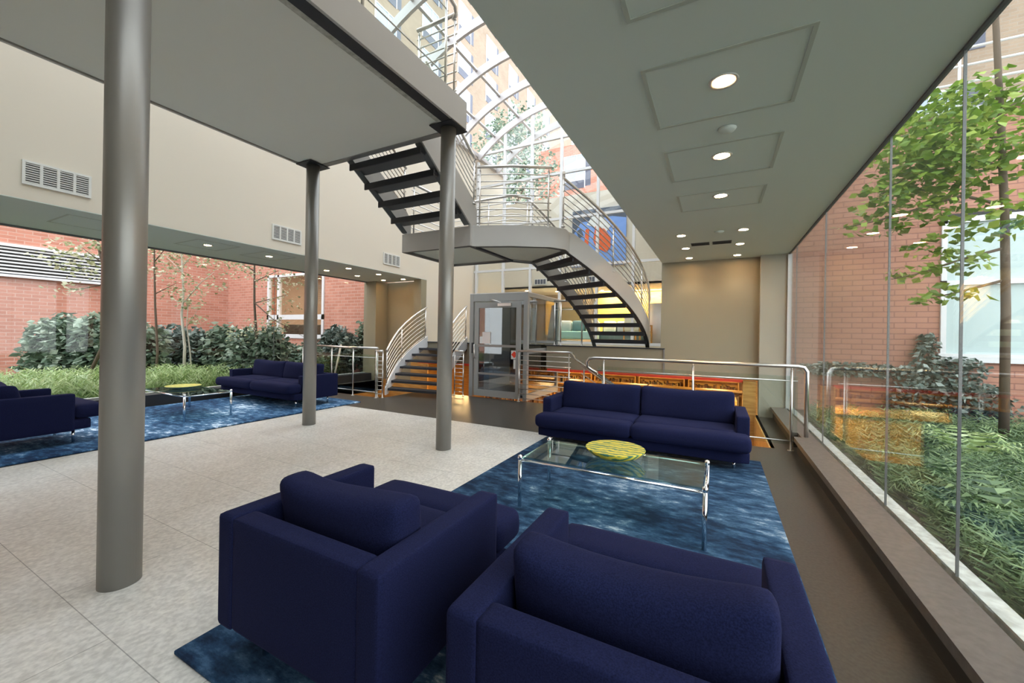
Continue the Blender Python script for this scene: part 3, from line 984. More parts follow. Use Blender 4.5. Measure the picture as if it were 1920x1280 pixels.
railing('glass guard railing beyond the sofa beside the garden window', [(-8.70, 6.04, 0), (-6.26, 6.04, 0)], H, [0.01, 0.42, 0.70, 0.98], 0, glass=(0.08, 0.9), rodz=(0.12, 0.84))
railing('narrow barred railing at the foot of the small stair, garden side', [(-6.40, 6.10, 0), (-6.22, 6.14, 0)], 0.98, [0.3, 0.98], 10, b0=0.08)
railing('narrow barred railing between the small stair and the lift', [(-5.22, 7.30, 0), (-4.98, 7.30, 0)], 0.98, [0.02, 0.98], 10, b0=0.08)
railing('glass railing on the raised floor between lift and curved stair', [(-3.30, 8.42, RF + 0.02), (-2.62, 8.42, RF + 0.02)], 1.0, [0.03, 0.25, 0.97], 0, glass=(0.08, 0.85), rodz=(0.1, 0.8))

# ------------------------------------------------------------------ lift
lift = thing('platform_lift', 'grey framed glass platform lift beside the small stair', 'lift', (-4.19, 8.3, 0))
off = Vector((-4.19, 8.3, 0))
x0, x1, y0, y1, ht = -4.90, -3.48, 7.40, 9.22, 2.25
fr = MB(off)
for x in (x0, x1 - 0.09):
    for y in (y0, y1 - 0.09):
        fr.box((x, y, 0.0), (x + 0.09, y + 0.09, ht))
fr.box((x0 + 0.09, y0 + 0.004, ht - 0.16), (x1 - 0.09, y0 + 0.07, ht - 0.001)).box((x0 + 0.09, y1 - 0.07, ht - 0.1), (x1 - 0.09, y1 - 0.004, ht - 0.001))
for x in (x0 + 0.004, x1 - 0.064):
    fr.box((x, y0 + 0.09, ht - 0.08), (x + 0.06, y1 - 0.09, ht - 0.001)).box((x, y0 + 0.09, 0.98), (x + 0.06, y1 - 0.09, 1.08)).box((x, y0 + 0.09, 0.001), (x + 0.06, y1 - 0.09, 0.14))
fr.build('frame', M['lift'], lift)
MB(off).box((x0, y0, ht), (x1, y0 + 0.03, ht + 0.015)).box((x1 - .03, y0, ht), (x1, y1, ht + .015)).build('top_trim', M['white_frame'], lift)
dx0, dx1 = -4.74, -3.62
d = MB(off)
d.box((dx0, y0 - 0.045, 0.03), (dx1, y0 - 0.002, 0.17)).box((dx0, y0 - 0.045, 1.94), (dx1, y0 - 0.002, 2.06))
d.box((dx0, y0 - 0.045, 0.17), (dx0 + 0.10, y0 - 0.002, 1.94)).box((dx1 - 0.10, y0 - 0.045, 0.17), (dx1, y0 - 0.002, 1.94))
door = d.build('door', M['lift'], lift)
MB(off).box((dx0 + 0.1, y0 - 0.06, 1.10), (dx1 - 0.1, y0 - 0.03, 1.15)).box((dx0 + 0.1, y0 - 0.06, 0.50), (dx1 - 0.1, y0 - 0.03, 0.54)).build('cross_bar', M['under_metal'], door)
MB(off).box((dx0 + 0.1, y0 - 0.028, 0.17), (dx1 - 0.1, y0 - 0.02, 1.94)).build('door_glass', M['glass_lift'], door)
MB(off).box((dx1 - 0.52, y0 - 0.10, 1.97), (dx1 - 0.20, y0 - 0.05, 2.03)).tube([(dx1 - 0.45, y0 - .08, 2.05), (dx1 - .62, y0 - .11, 2.10), (dx1 - 0.75, y0 - .03, 2.12)], 0.009, 6).build('door_closer', M['stainless'], door)
MB(off).tube([(dx0 + 0.02, y0 - 0.05, 1.15), (dx0 + 0.02, y0 - 0.09, 1.14), (dx0 + 0.02, y0 - 0.09, 0.86), (dx0 + 0.02, y0 - 0.05, 0.85)], 0.013, 8).build('handle', M['stainless'], door)
MB(off).box((dx0 - 0.09, y0 - 0.02, 0.95), (dx0 - 0.04, y0 + 0.0, 1.18)).build('call_panel', M['dark_metal'], lift)
MB(off).box((dx0 + 0.13, y0 - 0.036, 1.17), (dx0 + 0.24, y0 - 0.03, 1.32)).build('notice', M['white_paper'], door)
MB(off).box((dx0 + 0.20, y0 - 0.04, 1.17), (dx0 + 0.40, y0 - 0.034, 1.42)).build('notice', M['paper'], door)
pn = MB(off).box((dx1 - 0.21, y0 - 0.04, 0.86), (dx1 - 0.06, y0 - 0.034, 1.04)).build('warning_sign', M['white_paper'], door)
MB(off).box((dx1 - 0.185, y0 - 0.044, 0.905), (dx1 - 0.085, y0 - 0.04, 1.005), rot=Matrix.Rotation(R(45), 3, 'Y')).build('diamond', M['red'], pn)
MB(off).box((dx1 - 0.15, y0 - 0.04, 0.66), (dx1 - 0.06, y0 - 0.034, 0.85)).build('notice', M['white_paper'], door)
for x in (x0 + 0.03, x1 - 0.035):
    MB(off).box((x, y0 + 0.09, 0.14), (x + 0.008, y1 - 0.09, 0.98)).box((x, y0 + 0.09, 1.08), (x + 0.008, y1 - 0.09, ht - 0.08)).build('side_glass', M['glass_lift'], lift)
MB(off).box((x0 + 0.09, y1 - 0.05, 0.14), (x1 - 0.09, y1 - 0.04, ht - 0.1)).build('rear_glass', M['glass_lift'], lift)
MB(off).box((x0 + 0.1, y0 + 0.12, 0.03), (x1 - 0.1, y1 - 0.1, 0.09)).build('platform', M['dark_metal'], lift)
MB(off).box((x0 + 0.08, y0 + 0.5, 0.1), (x0 + 0.22, y1 - 0.3, 2.1)).build('mast', M['lift'], lift)

# ------------------------------------------------------------------ rugs
def rug(label, x0, y0, x1, y1, m, z):
    o = MB(((x0 + x1) / 2, (y0 + y1) / 2, 0)).box((x0, y0, z), (x1, y1, z + 0.018), bevel=0.006).build('rug', m, None, ((x0 + x1) / 2, (y0 + y1) / 2, 0))
    return tag(o, label, 'rug')
rug('mottled dark blue rug under the glass table and two near armchairs', -2.0, 0.83, 0.44, 5.12, M['rug'], 0.009)
rug('pale mottled blue rug beside the garden window under a sofa', -8.74, 1.0, -6.16, 5.52, M['rug2'], 0.001)
FZ = 0.027

# ------------------------------------------------------------------ upholstery
def seat_unit(kind, label, w, loc, rz=0.0, n=1, group=None, arm_h=0.60, seed=1, base_z=0.15):
    """local frame: front faces +y when rz = 0; the back is at y = 0"""
    t = thing(kind, label, 'sofa' if n > 1 else 'armchair', loc, rz, group)
    d = 0.74
    aw = 0.10 if n == 1 else 0.12
    h = w / 2
    nv = M['navy']
    MB().rbox((-h + 0.006, 0.02, base_z + 0.006), (h - 0.006, d + (0.16 if n > 1 else 0.14), base_z + 0.13), 0.025, n=6).build('base', nv, t)
    MB().rbox((-h + aw - 0.012, 0.004, base_z + 0.003), (h - aw + 0.012, aw, arm_h - 0.003), 0.014, n=7).build('back', nv, t)
    for s in (-1, 1):
        a, b = (-h, -h + aw) if s < 0 else (h - aw, h)
        MB().rbox((a, 0, base_z), (b, d, arm_h + 0.001), 0.014, n=7).build('armrest', nv, t)
    iw = (w - 2 * aw) / n
    for i in range(n):
        a = -h + aw + iw * i
        b = a + iw
        m = MB()
        ext = 0.10 if n > 1 else 0.11
        m.rbox((a + 0.006, aw + 0.02, base_z + 0.13), (b - 0.006, d + 0.02, base_z + 0.30), 0.035, puff=0.06, lump=0.003, seed=seed + i)
        # the front of the cushion widens in front of the arms
        a2 = -h + 0.006 if i == 0 else a + 0.006
        b2 = h - 0.006 if i == n - 1 else b - 0.006
        m.rbox((a2, d + 0.005, base_z + 0.13), (b2, d + 0.255, base_z + 0.295), 0.05, puff=0.05, lump=0.002, seed=seed + i + 5)
        m.build('seat_cushion', nv, t)
        m = MB()
        m.rbox((a + 0.015, aw + 0.10, base_z + 0.29), (b - 0.015, aw + 0.26, 0.715 if n == 1 else 0.735), 0.036, puff=0.28, axis=1, n=10, lean=-0.12, lump=0.010, sag=0.028 if n == 1 else 0.012, seed=seed + 9 + i)
        m.build('back_cushion', nv, t)
    for sx in (-1, 1):
        for y in (0.12, d + 0.02):
            MB().lathe([(0.014, 0.0), (0.014, base_z + 0.005)], c=(sx * (h - 0.14), y, 0), seg=14).build('leg', M['chrome'], t)
    if n > 1:
        MB().lathe([(0.014, 0.0), (0.014, base_z + 0.005)], c=(0, 0.12, 0), seg=14).build('leg', M['chrome'], t)
    return t

ac = seat_unit('armchair', 'navy wool armchair with its back turned, nearer the big column', 0.89, (-1.345, 0.885, FZ), 0, 1, 'navy armchairs', seed=3)
ac2 = seat_unit('armchair', 'navy wool armchair with its back turned, nearer the long window ledge', 0.89, (-0.20, 0.875, FZ), 0, 1, 'navy armchairs', seed=11)
ac3 = seat_unit('armchair', 'navy armchair on the pale blue rug, mostly behind the big column', 0.89, (-7.05, 1.02, 0.02), 0, 1, 'navy armchairs', arm_h=0.58, seed=17)
sf = seat_unit('sofa', 'navy two-cushion sofa behind the glass table with the striped bowl', 2.30, (-0.84, 5.47, FZ - 0.02), PI, 2, 'navy sofas', arm_h=0.555, base_z=0.10, seed=21)
sf2 = seat_unit('sofa', 'navy two-cushion sofa on the pale blue rug by the garden', 2.30, (-7.62, 5.24, 0.02), PI, 2, 'navy sofas', arm_h=0.555, base_z=0.13, seed=31)

# ------------------------------------------------------------------ glass tables and bowls
def glass_table(label, x0, y0, x1, y1, z0):
    cx, cy = (x0 + x1) / 2, (y0 + y1) / 2
    t = thing('coffee_table', label, 'table', (cx, cy, z0), 0, 'glass coffee tables')
    hx, hy = (x1 - x0) / 2, (y1 - y0) / 2
    zt = 0.42 - z0
    for sx in (-1, 1):
        for sy in (-1, 1):
            MB().tube([(sx * hx, sy * hy, 0), (sx * hx, sy * hy, zt - 0.02)], 0.0155, 12).lathe([(0.0, zt - 0.034), (0.017, zt - 0.026), (0.020, zt - 0.01), (0.016, zt + 0.006), (0.0, zt + 0.012)], c=(sx * hx, sy * hy, 0), seg=14).build('leg', M['chrome'], t)
    m = MB()
    for s in (-1, 1):
        m.tube([(-hx, s * hy, zt - 0.03), (hx, s * hy, zt - 0.03)], 0.010, 10)
        m.tube([(s * hx, -hy, zt - 0.03), (s * hx, hy, zt - 0.03)], 0.010, 10)
    m.build('frame', M['chrome'], t)
    MB().box((-hx + 0.012, -hy + 0.012, zt - 0.018), (hx - 0.012, hy - 0.012, zt - 0.006)).build('glass_top', M['glass_table'], t)
    return t
glass_table('long low glass coffee table with chrome legs in front of the near sofa', -1.36, 2.80, -0.055, 3.41, FZ)
glass_table('low glass coffee table with chrome legs on the pale blue rug', -8.12, 2.92, -6.84, 3.54, 0.02)

def bowl_mat(name, c1, c2, c3):
    m = mat(name, c1, 0.35, 0.0, spec=0.25)
    n, l, b = nodes(m)
    tc = n.new('ShaderNodeTexCoord')
    nz = n.new('ShaderNodeTexNoise'); nz.inputs['Scale'].default_value = 4.0; nz.inputs['Detail'].default_value = 2
    l.new(tc.outputs['Object'], nz.inputs['Vector'])
    wv = n.new('ShaderNodeTexWave'); wv.inputs['Scale'].default_value = 5.5; wv.inputs['Distortion'].default_value = 5.0; wv.inputs['Detail'].default_value = 3; wv.inputs['Detail Scale'].default_value = 2.5; wv.bands_direction = 'Y'
    l.new(tc.outputs['Object'], wv.inputs['Vector'])
    rp = n.new('ShaderNodeValToRGB')
    e = rp.color_ramp.elements
    e[0].position = 0.0; e[0].color = (*c2, 1)
    e[1].position = 1.0; e[1].color = (*c1, 1)
    x = e.new(0.35); x.color = (*c3, 1)
    x = e.new(0.6); x.color = (*c1, 1)
    l.new(wv.outputs['Color'], rp.inputs[0])
    l.new(rp.outputs[0], b.inputs['Base Color'])
    b.inputs['Coat Weight'].default_value = 0.15
    return m
M['bowl'] = bowl_mat('swirled_yellow_green_glass', (0.62, 0.50, 0.05), (0.03, 0.13, 0.09), (0.20, 0.30, 0.08))
M['bowl2'] = bowl_mat('yellow_glass', (0.90, 0.84, 0.20), (0.7, 0.68, 0.18), (0.8, 0.76, 0.25))
M['bowl2_out'] = mat('grey_green_glass', (0.10, 0.16, 0.14), 0.1)
def bowl(label, x, y, z, r, mi, mo, k=1.0):
    prof_in = [(0.0, 0.012), (r * 0.35, 0.016), (r * 0.65, 0.034), (r * 0.88, 0.062), (r, 0.084)]
    prof_in = [(a, 0.010 + (b - 0.012) * k) for a, b in prof_in]
    t = thing('glass_bowl', label, 'bowl', (x, y, z), 0, 'shallow glass bowls')
    MB().lathe(prof_in, seg=48).build('inner_face', mi, t)
    MB().lathe([(a, b * k) for a, b in [(0.0, 0.0), (r * 0.3, 0.001), (r * 0.55, 0.008), (r * 0.85, 0.040), (r + 0.004, 0.080), (r, 0.0845)]], seg=48).build('underside', mo, t)
    return t
bowl('shallow round glass bowl with yellow and green swirls on near table', -0.70, 3.14, 0.4145, 0.225, M['bowl'], M['bowl'])
bowl('shallow yellow glass bowl on the table by the garden window', -7.70, 3.27, 0.4145, 0.235, M['bowl2'], M['bowl2_out'], 0.45)

# ------------------------------------------------------------------ ceiling lights
LGT = 1.0
def downlight(x, y, label, big=False, power=8.0, z=CZ, group='recessed ceiling lights'):
    t = thing('ceiling_light', label, 'light', (x, y, z), 0, group)
    MB().lathe([(0.052, -0.002), (0.075, -0.008), (0.078, -0.001), (0.052, 0.0)], seg=24, closed=True).build('ring', M['tin'], t)
    MB().lathe([(0.0, -0.003), (0.052, -0.003)], seg=24).build('lamp', M['led_hot'] if big else M['led'], t)
    ld_ = bpy.data.lights.new('spot', 'SPOT')
    ld_.energy = power * LGT
    ld_.color = (1.0, 0.80, 0.56)
    ld_.spot_size = R(105)
    ld_.spot_blend = 0.7
    ld_.shadow_soft_size = 0.05
    lo = bpy.data.objects.new('lamp_light', ld_)
    lo.location = (0, 0, -0.03)
    lk(lo, t)
    return t
row = [('bright recessed light in the panel nearest the camera', 2.556, True), ('recessed light in the middle ceiling panel of the window aisle', 3.605, True), ('recessed light in the last ceiling panel before the vent', 4.61, True)]
for lab, y, big in row:
    downlight(0.01, y, lab, big, 14)
for (x, y), lab in zip([(0.29, 6.17), (0.29, 7.08), (0.29, 8.02), (-0.485, 6.2), (-0.485, 7.12), (-0.485, 8.0)],
                       ['first of three small lights on the window side of the ceiling vent', 'middle of three small lights on the window side of the vent', 'small light on the window side, closest to the khaki end wall',
                        'first of three small lights on the atrium side of the ceiling vent', 'middle of three small lights on the atrium side of the vent', 'small light on the atrium side, closest to the khaki end wall']):
    downlight(x, y, lab, False, 7)
ll = ['soffit light over the pale blue rug, next to the big column', 'soffit light over the navy sofa by the garden', 'first soffit light of the wall-side row past the column', 'first soffit light of the window-side row past the column',
      'second soffit light of the window-side row', 'second soffit light of the wall-side row', 'last soffit light of the window-side row', 'last soffit light of the wall-side row beside the pier']
for (x, y), lab in zip([(-7.9, 3.675), (-7.9, 4.74), (-7.60, 6.39), (-8.36, 6.39), (-8.36, 7.31), (-7.63, 7.33), (-8.34, 8.2), (-7.66, 8.25)], ll):
    downlight(x, y, lab, False, 6)

# access panels as shallow grooves standing proud of the ceiling
def access(label, x0, y0, x1, y1, gname):
    cx, cy = (x0 + x1) / 2, (y0 + y1) / 2
    m = MB((cx, cy, CZ))
    w = 0.022
    z0, z1 = CZ - 0.005, CZ - 0.0005
    m.box((x0, y0, z0), (x1, y0 + w, z1)).box((x0, y1 - w, z0), (x1, y1, z1)).box((x0, y0 + w, z0), (x0 + w, y1 - w, z1)).box((x1 - w, y0 + w, z0), (x1, y1 - w, z1))
    o = m.build('ceiling_access_panel', M['panel_edge'], None, (cx, cy, CZ))
    tag(o, label, 'ceiling panel', gname)
M['panel_edge'] = mat('panel_edge_paint', (0.50, 0.53, 0.46), 0.6)
for y0, y1, lab in ((1.15, 1.89, 'square ceiling panel at the very top of the window aisle'), (2.26, 2.96, 'ceiling panel around the brightest recessed light'), (3.35, 4.03, 'ceiling panel around the middle recessed light'), (4.44, 5.03, 'smallest-looking ceiling panel around the third recessed light')):
    access(lab, -0.40, y0, 0.40, y1, 'ceiling access panels')
for y0, y1, lab in ((1.9, 2.6, 'soffit panel above the pale blue rug beside the column'), (3.35, 4.0, 'soffit panel around the first light over the pale rug'), (4.4, 5.05, 'soffit panel around the light over the garden sofa')):
    access(lab, -8.3, y0, -7.5, y1, 'soffit access panels')
o = MB((0.04, 3.15, CZ)).lathe([(0.0, -0.022), (0.045, -0.02), (0.06, -0.002)], c=(0.04, 3.15, CZ), seg=24).build('smoke_detector', M['ceiling'], None, (0.04, 3.15, CZ))
tag(o, 'round smoke detector between two lit ceiling panels', 'smoke detector')
o = MB((0.0, 6.15, CZ)).lathe([(0.0, -0.022), (0.045, -0.02), (0.06, -0.002)], c=(0.0, 6.15, CZ), seg=24).build('smoke_detector', M['ceiling'], None, (0.0, 6.15, CZ))
tag(o, 'round smoke detector in front of the dark ceiling vent', 'smoke detector')
for x, lab in ((-0.26, 'dark square ceiling vent on the atrium side of the pair'), (0.04, 'dark square ceiling vent on the window side of the pair')):
    m = MB((x, 6.86, CZ))
    m.box((x - 0.13, 6.76, CZ - 0.006), (x + 0.13, 6.96, CZ - 0.001))
    t = m.build('ceiling_vent', M['vent_dark'], None, (x, 6.86, CZ))
    tag(t, lab, 'vent', 'ceiling vents')
    m = MB((x, 6.86, CZ))
    for i in range(5):
        m.box((x - 0.12, 6.785 + i * 0.035, CZ - 0.010), (x + 0.12, 6.79 + i * 0.035, CZ - 0.006))
    m.build('louvre', M['black'], t)

# wall vents on the cream wall
def wall_vent(y0, y1, label, x=XL, z0=3.02, z1=3.30, nrm=1, grp='white wall vents'):
    cy = (y0 + y1) / 2
    t = thing('wall_vent', label, 'vent', (x, cy, (z0 + z1) / 2), 0, grp)
    off = Vector((x, cy, (z0 + z1) / 2))
    m = MB(off)
    xa, xb = (x + 0.001, x + 0.02)
    m.box((xa, y0, z0), (xb, y1, z0 + 0.025)).box((xa, y0, z1 - 0.025), (xb, y1, z1))
    n = 4
    for i in range(n + 1):
        y = y0 + (y1 - y0 - 0.025) * i / n
        m.box((xa, y, z0 + 0.025), (xb, y + 0.025, z1 - 0.025))
    m.build('frame', M['vent_white'], t)
    MB(off).box((xa, y0 + 0.025, z0 + 0.02), (xa + 0.004, y1 - 0.02, z1 - 0.02)).build('backing', M['vent_dark'], t)
    m = MB(off)
    for i in range(9):
        z = z0 + 0.035 + i * (z1 - z0 - 0.07) / 8
        m.box((xa + 0.004, y0 + 0.025, z - 0.006), (xa + 0.014, y1 - 0.02, z + 0.004))
    m.build('louvre', M['vent_white'], t)
wall_vent(1.44, 2.01, 'white wall vent on the cream wall beside the big column')
wall_vent(4.33, 4.89, 'white wall vent on the cream wall above the garden sofa')
wall_vent(7.01, 7.56, 'white wall vent on the cream wall above the small stair')

# conduit at the corner of the raised floor
o = MB((-0.93, 8.33, 0.6)).box((-0.945, 8.325, 0.62), (-0.92, 8.349, 1.13)).build('pipe', M['under_metal'], None, (-0.93, 8.33, 0.6))
tag(o, 'thin vertical pipe at the corner below the curved stair foot', 'pipe')

# ------------------------------------------------------------------ lounge beyond the partition glass
struct('wall_lounge', MB().box((XL - 3, 15.5, RF), (4, 15.6, 3.1)).box((XL - 3.1, YG + 0.1, RF), (XL - 3, 18.0, 3.1)).box((3.9, YG + 2.0, RF), (4.0, 18.0, 3.1)), M['brown_wall'])
struct('ceiling_lounge', MB().box((XL - 3, 13.0, 3.06), (4, 18.0, 3.12)), M['cream'])
struct('wall_lounge_bulkhead', MB().box((XL, 13.0, 3.06), (XR, 13.12, 6.2)), M['cream'])
o = MB((-3.5, 15.4, 2)).box((-4.35, 15.40, RF + 0.25), (-0.6, 15.49, 3.05)).build('wood_panelling', M['slat_wood'], None, (-3.5, 15.4, 2))
tag(o, 'yellow wood slat panelling glimpsed between the curved stair treads', 'wall panelling')
area('panelling_fill', (-2.6, 14.7, 3.0), 3.0, 0.15, 70, (1.0, 0.78, 0.45), (R(50), 0, 0))  # added area light without a visible fixture, brightens the panelling
o = MB((-3.3, 15.3, 1.6)).box((-3.9, 15.36, 1.55), (-2.4, 15.39, 1.74)).build('fireplace', M['black'], None, (-3.3, 15.3, 1.6))
tag(o, 'long black recess in the yellow wood panelling', 'fireplace')
def lounge_sofa(label, x, y, w, c, cc):
    t = thing('lounge_sofa', label, 'sofa', (x, y, RF), 0, 'lounge sofas')
    MB().rbox((-w / 2, 0, 0.12), (w / 2, 0.8, 0.4), 0.03, n=4).build('seat', c, t)
    MB().rbox((-w / 2, 0.62, 0.3), (w / 2, 0.85, 0.75), 0.05, n=4).build('backrest', c, t)
    for i in range(int(w / 0.5)):
        a = -w / 2 + 0.08 + i * 0.5
        MB().rbox((a, 0.45, 0.4), (a + 0.44, 0.62, 0.78), 0.05, n=4, puff=0.2, axis=1).build('cushion', cc[i % len(cc)], t)
    for sx in (-1, 1):
        for yy in (0.08, 0.72):
            MB().box((sx * (w / 2 - 0.1) - 0.02, yy - 0.02, 0), (sx * (w / 2 - 0.1) + 0.02, yy + 0.02, 0.13)).build('leg', M['dark_metal'], t)
M['aqua'] = mat('aqua_fabric', (0.35, 0.55, 0.52), 0.9)
M['slatey'] = mat('slate_blue_fabric', (0.10, 0.17, 0.20), 0.9)
M['ivory'] = mat('ivory_fabric', (0.70, 0.68, 0.55), 0.9)
M['grey_f'] = mat('light_grey_fabric', (0.42, 0.42, 0.44), 0.9)
M['red_f'] = mat('red_fabric', (0.45, 0.03, 0.04), 0.9)
lounge_sofa('pale aqua lounge sofa behind the glass rail by the lift', -4.75, 13.3, 2.0, M['aqua'], [M['ivory'], M['grey_f'], M['slatey']])
lounge_sofa('slate lounge sofa seen through the lowest curved stair treads', -3.0, 14.0, 1.6, M['slatey'], [M['ivory'], M['grey_f']])
def easy_chair(label, x, y, c):
    t = thing('easy_chair', label, 'chair', (x, y, RF), R(150))
    MB().rbox((-0.3, -0.28, 0.33), (0.3, 0.3, 0.43), 0.03, n=3).build('seat', M['ivory'], t)
    MB().rbox((-0.3, 0.24, 0.42), (0.3, 0.32, 0.92), 0.03, n=3).build('backrest', M['ivory'], t)
    MB().rbox((-0.2, 0.10, 0.44), (0.2, 0.22, 0.80), 0.03, n=3).build('cushion', c, t)
    for sx in (-1, 1):
        MB().box((sx * 0.32 - 0.02, -0.3, 0.58), (sx * 0.32 + 0.02, 0.3, 0.62)).build('armrest', M['wood'], t)
        for sy in (-1, 1):
            MB().box((sx * 0.32 - 0.02, sy * 0.28 - 0.02, 0), (sx * 0.32 + 0.02, sy * 0.28 + 0.02, 0.58)).build('leg', M['wood'], t)
easy_chair('wood framed easy chair with red cushion seen between stair treads', -2.3, 13.3, M['red_f'])
o = MB((-1.75, 13.9, RF)).lathe([(0.42, 0.02), (0.26, 1.35)], c=(-1.75, 13.9, RF), seg=24).build('white_screen', M['white_frame'], None, (-1.75, 13.9, RF))
tag(o, 'white tapered drum column glimpsed behind the curved stair', 'column')
for i, (x, y) in enumerate([(-6.5, 13.7), (-5.5, 14.3), (-4.5, 13.6), (-3.8, 14.5), (-2.8, 14.2), (-1.6, 14.6)]):
    labs = ['lounge ceiling light above the lift, nearest the cream wall', 'lounge ceiling light just above the lift door frame', 'lounge ceiling light above the lift corner post', 'lounge ceiling light between lift and curved stair', 'lounge ceiling light behind the middle treads of the curved stair', 'lounge ceiling light near the end wall beyond the stair']
    downlight(x, y, labs[i], True, 110, 3.06, 'lounge ceiling lights')
# panels of the far wall art
art = thing('wall_mural', 'blue mural with orange and white abstract shapes beyond curved railing', 'artwork', (-4.0, 12.98, 4.6))
off = Vector((-4.0, 12.98, 4.6))
M['m_blue'] = mat('mural_blue', (0.20, 0.36, 0.80), 0.6)
M['m_orange'] = mat('mural_orange', (0.80, 0.13, 0.03), 0.6)
M['m_white'] = mat('mural_white', (0.8, 0.8, 0.8), 0.6)
M['m_dark'] = mat('mural_dark', (0.07, 0.09, 0.13), 0.6)
MB(off).box((-4.45, 12.94, 3.70), (-2.65, 12.98, 5.60)).build('panel', M['m_blue'], art)
def flat(poly, y, m, nm):
    g = MB(off)
    n = len(poly)
    a = [g.bm.verts.new(Vector((p[0], y, p[1])) - off) for p in poly]
    b = [g.bm.verts.new(Vector((p[0], y - 0.004, p[1])) - off) for p in poly]
    g.bm.faces.new(a); g.bm.faces.new(b[::-1])
    for i in range(n): g.bm.faces.new([a[i], a[(i + 1) % n], b[(i + 1) % n], b[i]])
    g.build(nm, m, art)
flat([(-4.45, 4.75), (-4.15, 5.2), (-3.6, 5.25), (-3.1, 5.3), (-2.65, 5.2), (-2.65, 5.6), (-4.45, 5.6)], 12.938, M['m_dark'], 'dark_shape')
flat([(-3.95, 5.1), (-3.75, 5.38), (-3.4, 5.3), (-3.12, 5.0), (-3.3, 4.78), (-3.6, 4.95)], 12.932, M['m_white'], 'white_shape')
flat([(-3.65, 5.02), (-3.35, 4.9), (-3.14, 4.62), (-3.14, 4.28), (-3.28, 4.12), (-3.6, 4.3), (-3.72, 4.55)], 12.926, M['m_orange'], 'orange_shape')
flat([(-3.98, 4.95), (-3.86, 4.95), (-3.88, 4.35), (-4.02, 4.45)], 12.926, M['m_orange'], 'orange_stripe')
flat([(-4.3, 4.9), (-4.15, 5.0), (-4.05, 4.75), (-4.2, 4.65)], 12.926, M['m_dark'], 'dark_spot')
M['vv'] = M['vent_white']
for vx, lab in ((-5.62, 'pale vent on the bulkhead above the lift'), (-3.75, 'pale vent on the bulkhead behind the curved stair')):
    t = thing('bulkhead_vent', lab, 'vent', (vx, 12.99, 3.27), 0, 'bulkhead vents')
    MB().box((-0.24, -0.02, -0.11), (0.24, 0.0, 0.11)).build('frame', M['vent_white'], t)
    m = MB()
    for i in range(4):
        m.box((-0.21 + i * 0.108, -0.026, -0.08), (-0.21 + i * 0.108 + 0.085, -0.02, 0.08))
    m.build('louvre', M['jamb'], t)

# ------------------------------------------------------------------ library one level down
def bookcase(label, x, y, w, h, z0, seed):
    t = thing('bookcase', label, 'bookcase', (x, y, z0), 0, 'library bookcases')
    fr = MB()
    fr.box((-w / 2, 0, 0), (-w / 2 + 0.03, 0.3, h)).box((w / 2 - 0.03, 0, 0), (w / 2, 0.3, h)).box((-w / 2, 0.27, 0), (w / 2, 0.3, h))
    fr.build('case', M['wood'], t)
    n = int(h / 0.36)
    bk = bpy_books[seed % len(bpy_books)]
    for i in range(n + 1):
        z = min(h - 0.03, i * h / n)
        MB().box((-w / 2 + 0.03, 0.0, z), (w / 2 - 0.03, 0.27, z + 0.03)).build('shelf', M['wood'], t)
    rnd = random.Random(seed)
    for i in range(n):
        z = i * h / n + 0.03
        m = MB()
        x_ = -w / 2 + 0.05
        while x_ < w / 2 - 0.12:
            b = rnd.uniform(0.025, 0.05)
            if rnd.random() < 0.85:
                m.box((x_, 0.04, z), (x_ + b, 0.24, z + rnd.uniform(0.2, 0.29)))
            x_ += b + 0.003
        m.build('book_row', bk, t)['kind'] = 'stuff'
bpy_books = []
for nm, c1, c2 in (('book_spines_brown', (0.05, 0.03, 0.02), (0.30, 0.20, 0.10)), ('book_spines_mixed', (0.03, 0.05, 0.06), (0.42, 0.30, 0.12))):
    bpy_books.append(leaf_mat(nm, c1, (0.2, 0.08, 0.04), c2))
labs = ['low golden bookcase below the floor edge, by the lift', 'low golden bookcase below the red trim, second from the lift', 'low golden bookcase below the red trim, third from the lift', 'low golden bookcase below the red trim, by the wood corner post']
for i in range(4):
    bookcase(labs[i], -3.4 + i * 1.15, 11.3, 1.1, 2.1, -2.05, i)
labs = ['tall golden bookcase at the library end wall behind the small stair', 'tall bookcase at the library end wall between stair and lift', 'tall bookcase at the library end wall behind the lift', 'tall bookcase at the library end wall, first past the lift', 'tall bookcase at the library end wall behind the sofa middle', 'tall bookcase at the library end wall nearest the wood corner']
for i in range(6):
    bookcase(labs[i], -7.6 + i * 1.5, 13.65, 1.4, 2.5, -2.05, i + 3)
cn = thing('library_counter', 'long golden wood counter just below the red trim', 'counter', (-1.6, 10.3, -2.05))
MB().box((-1.9, -0.35, 1.96), (2.0, 0.35, 2.05)).build('top', M['wood'], cn)
MB().box((-1.85, -0.3, 0.0), (1.95, 0.3, 1.96)).build('body', M['wood'], cn)
def chair_low(label, x, y, rz):
    t = thing('wooden_chair', label, 'chair', (x, y, -2.05), rz, 'library chairs')
    MB().box((-0.21, -0.21, 0.42), (0.21, 0.21, 0.46)).build('seat', M['wood'], t)
    MB().rbox((-0.21, 0.18, 0.60), (0.21, 0.21, 0.92), 0.012, n=3).build('backrest', M['wood'], t)
    for sx in (-1, 1):
        for sy in (-1, 1):
            MB().box((sx * 0.19 - 0.018, sy * 0.19 - 0.018, 0), (sx * 0.19 + 0.018, sy * 0.19 + 0.018, 0.42 if sy < 0 else 0.92)).build('leg', M['wood'], t)
for i, (x, y, a) in enumerate([(-5.6, 8.6, 0.1), (-4.8, 10.2, 2.9)]):
    chair_low(['golden wooden chair below the treads of the small stair', 'golden wooden chair down between small stair and lift'][i], x, y, a)
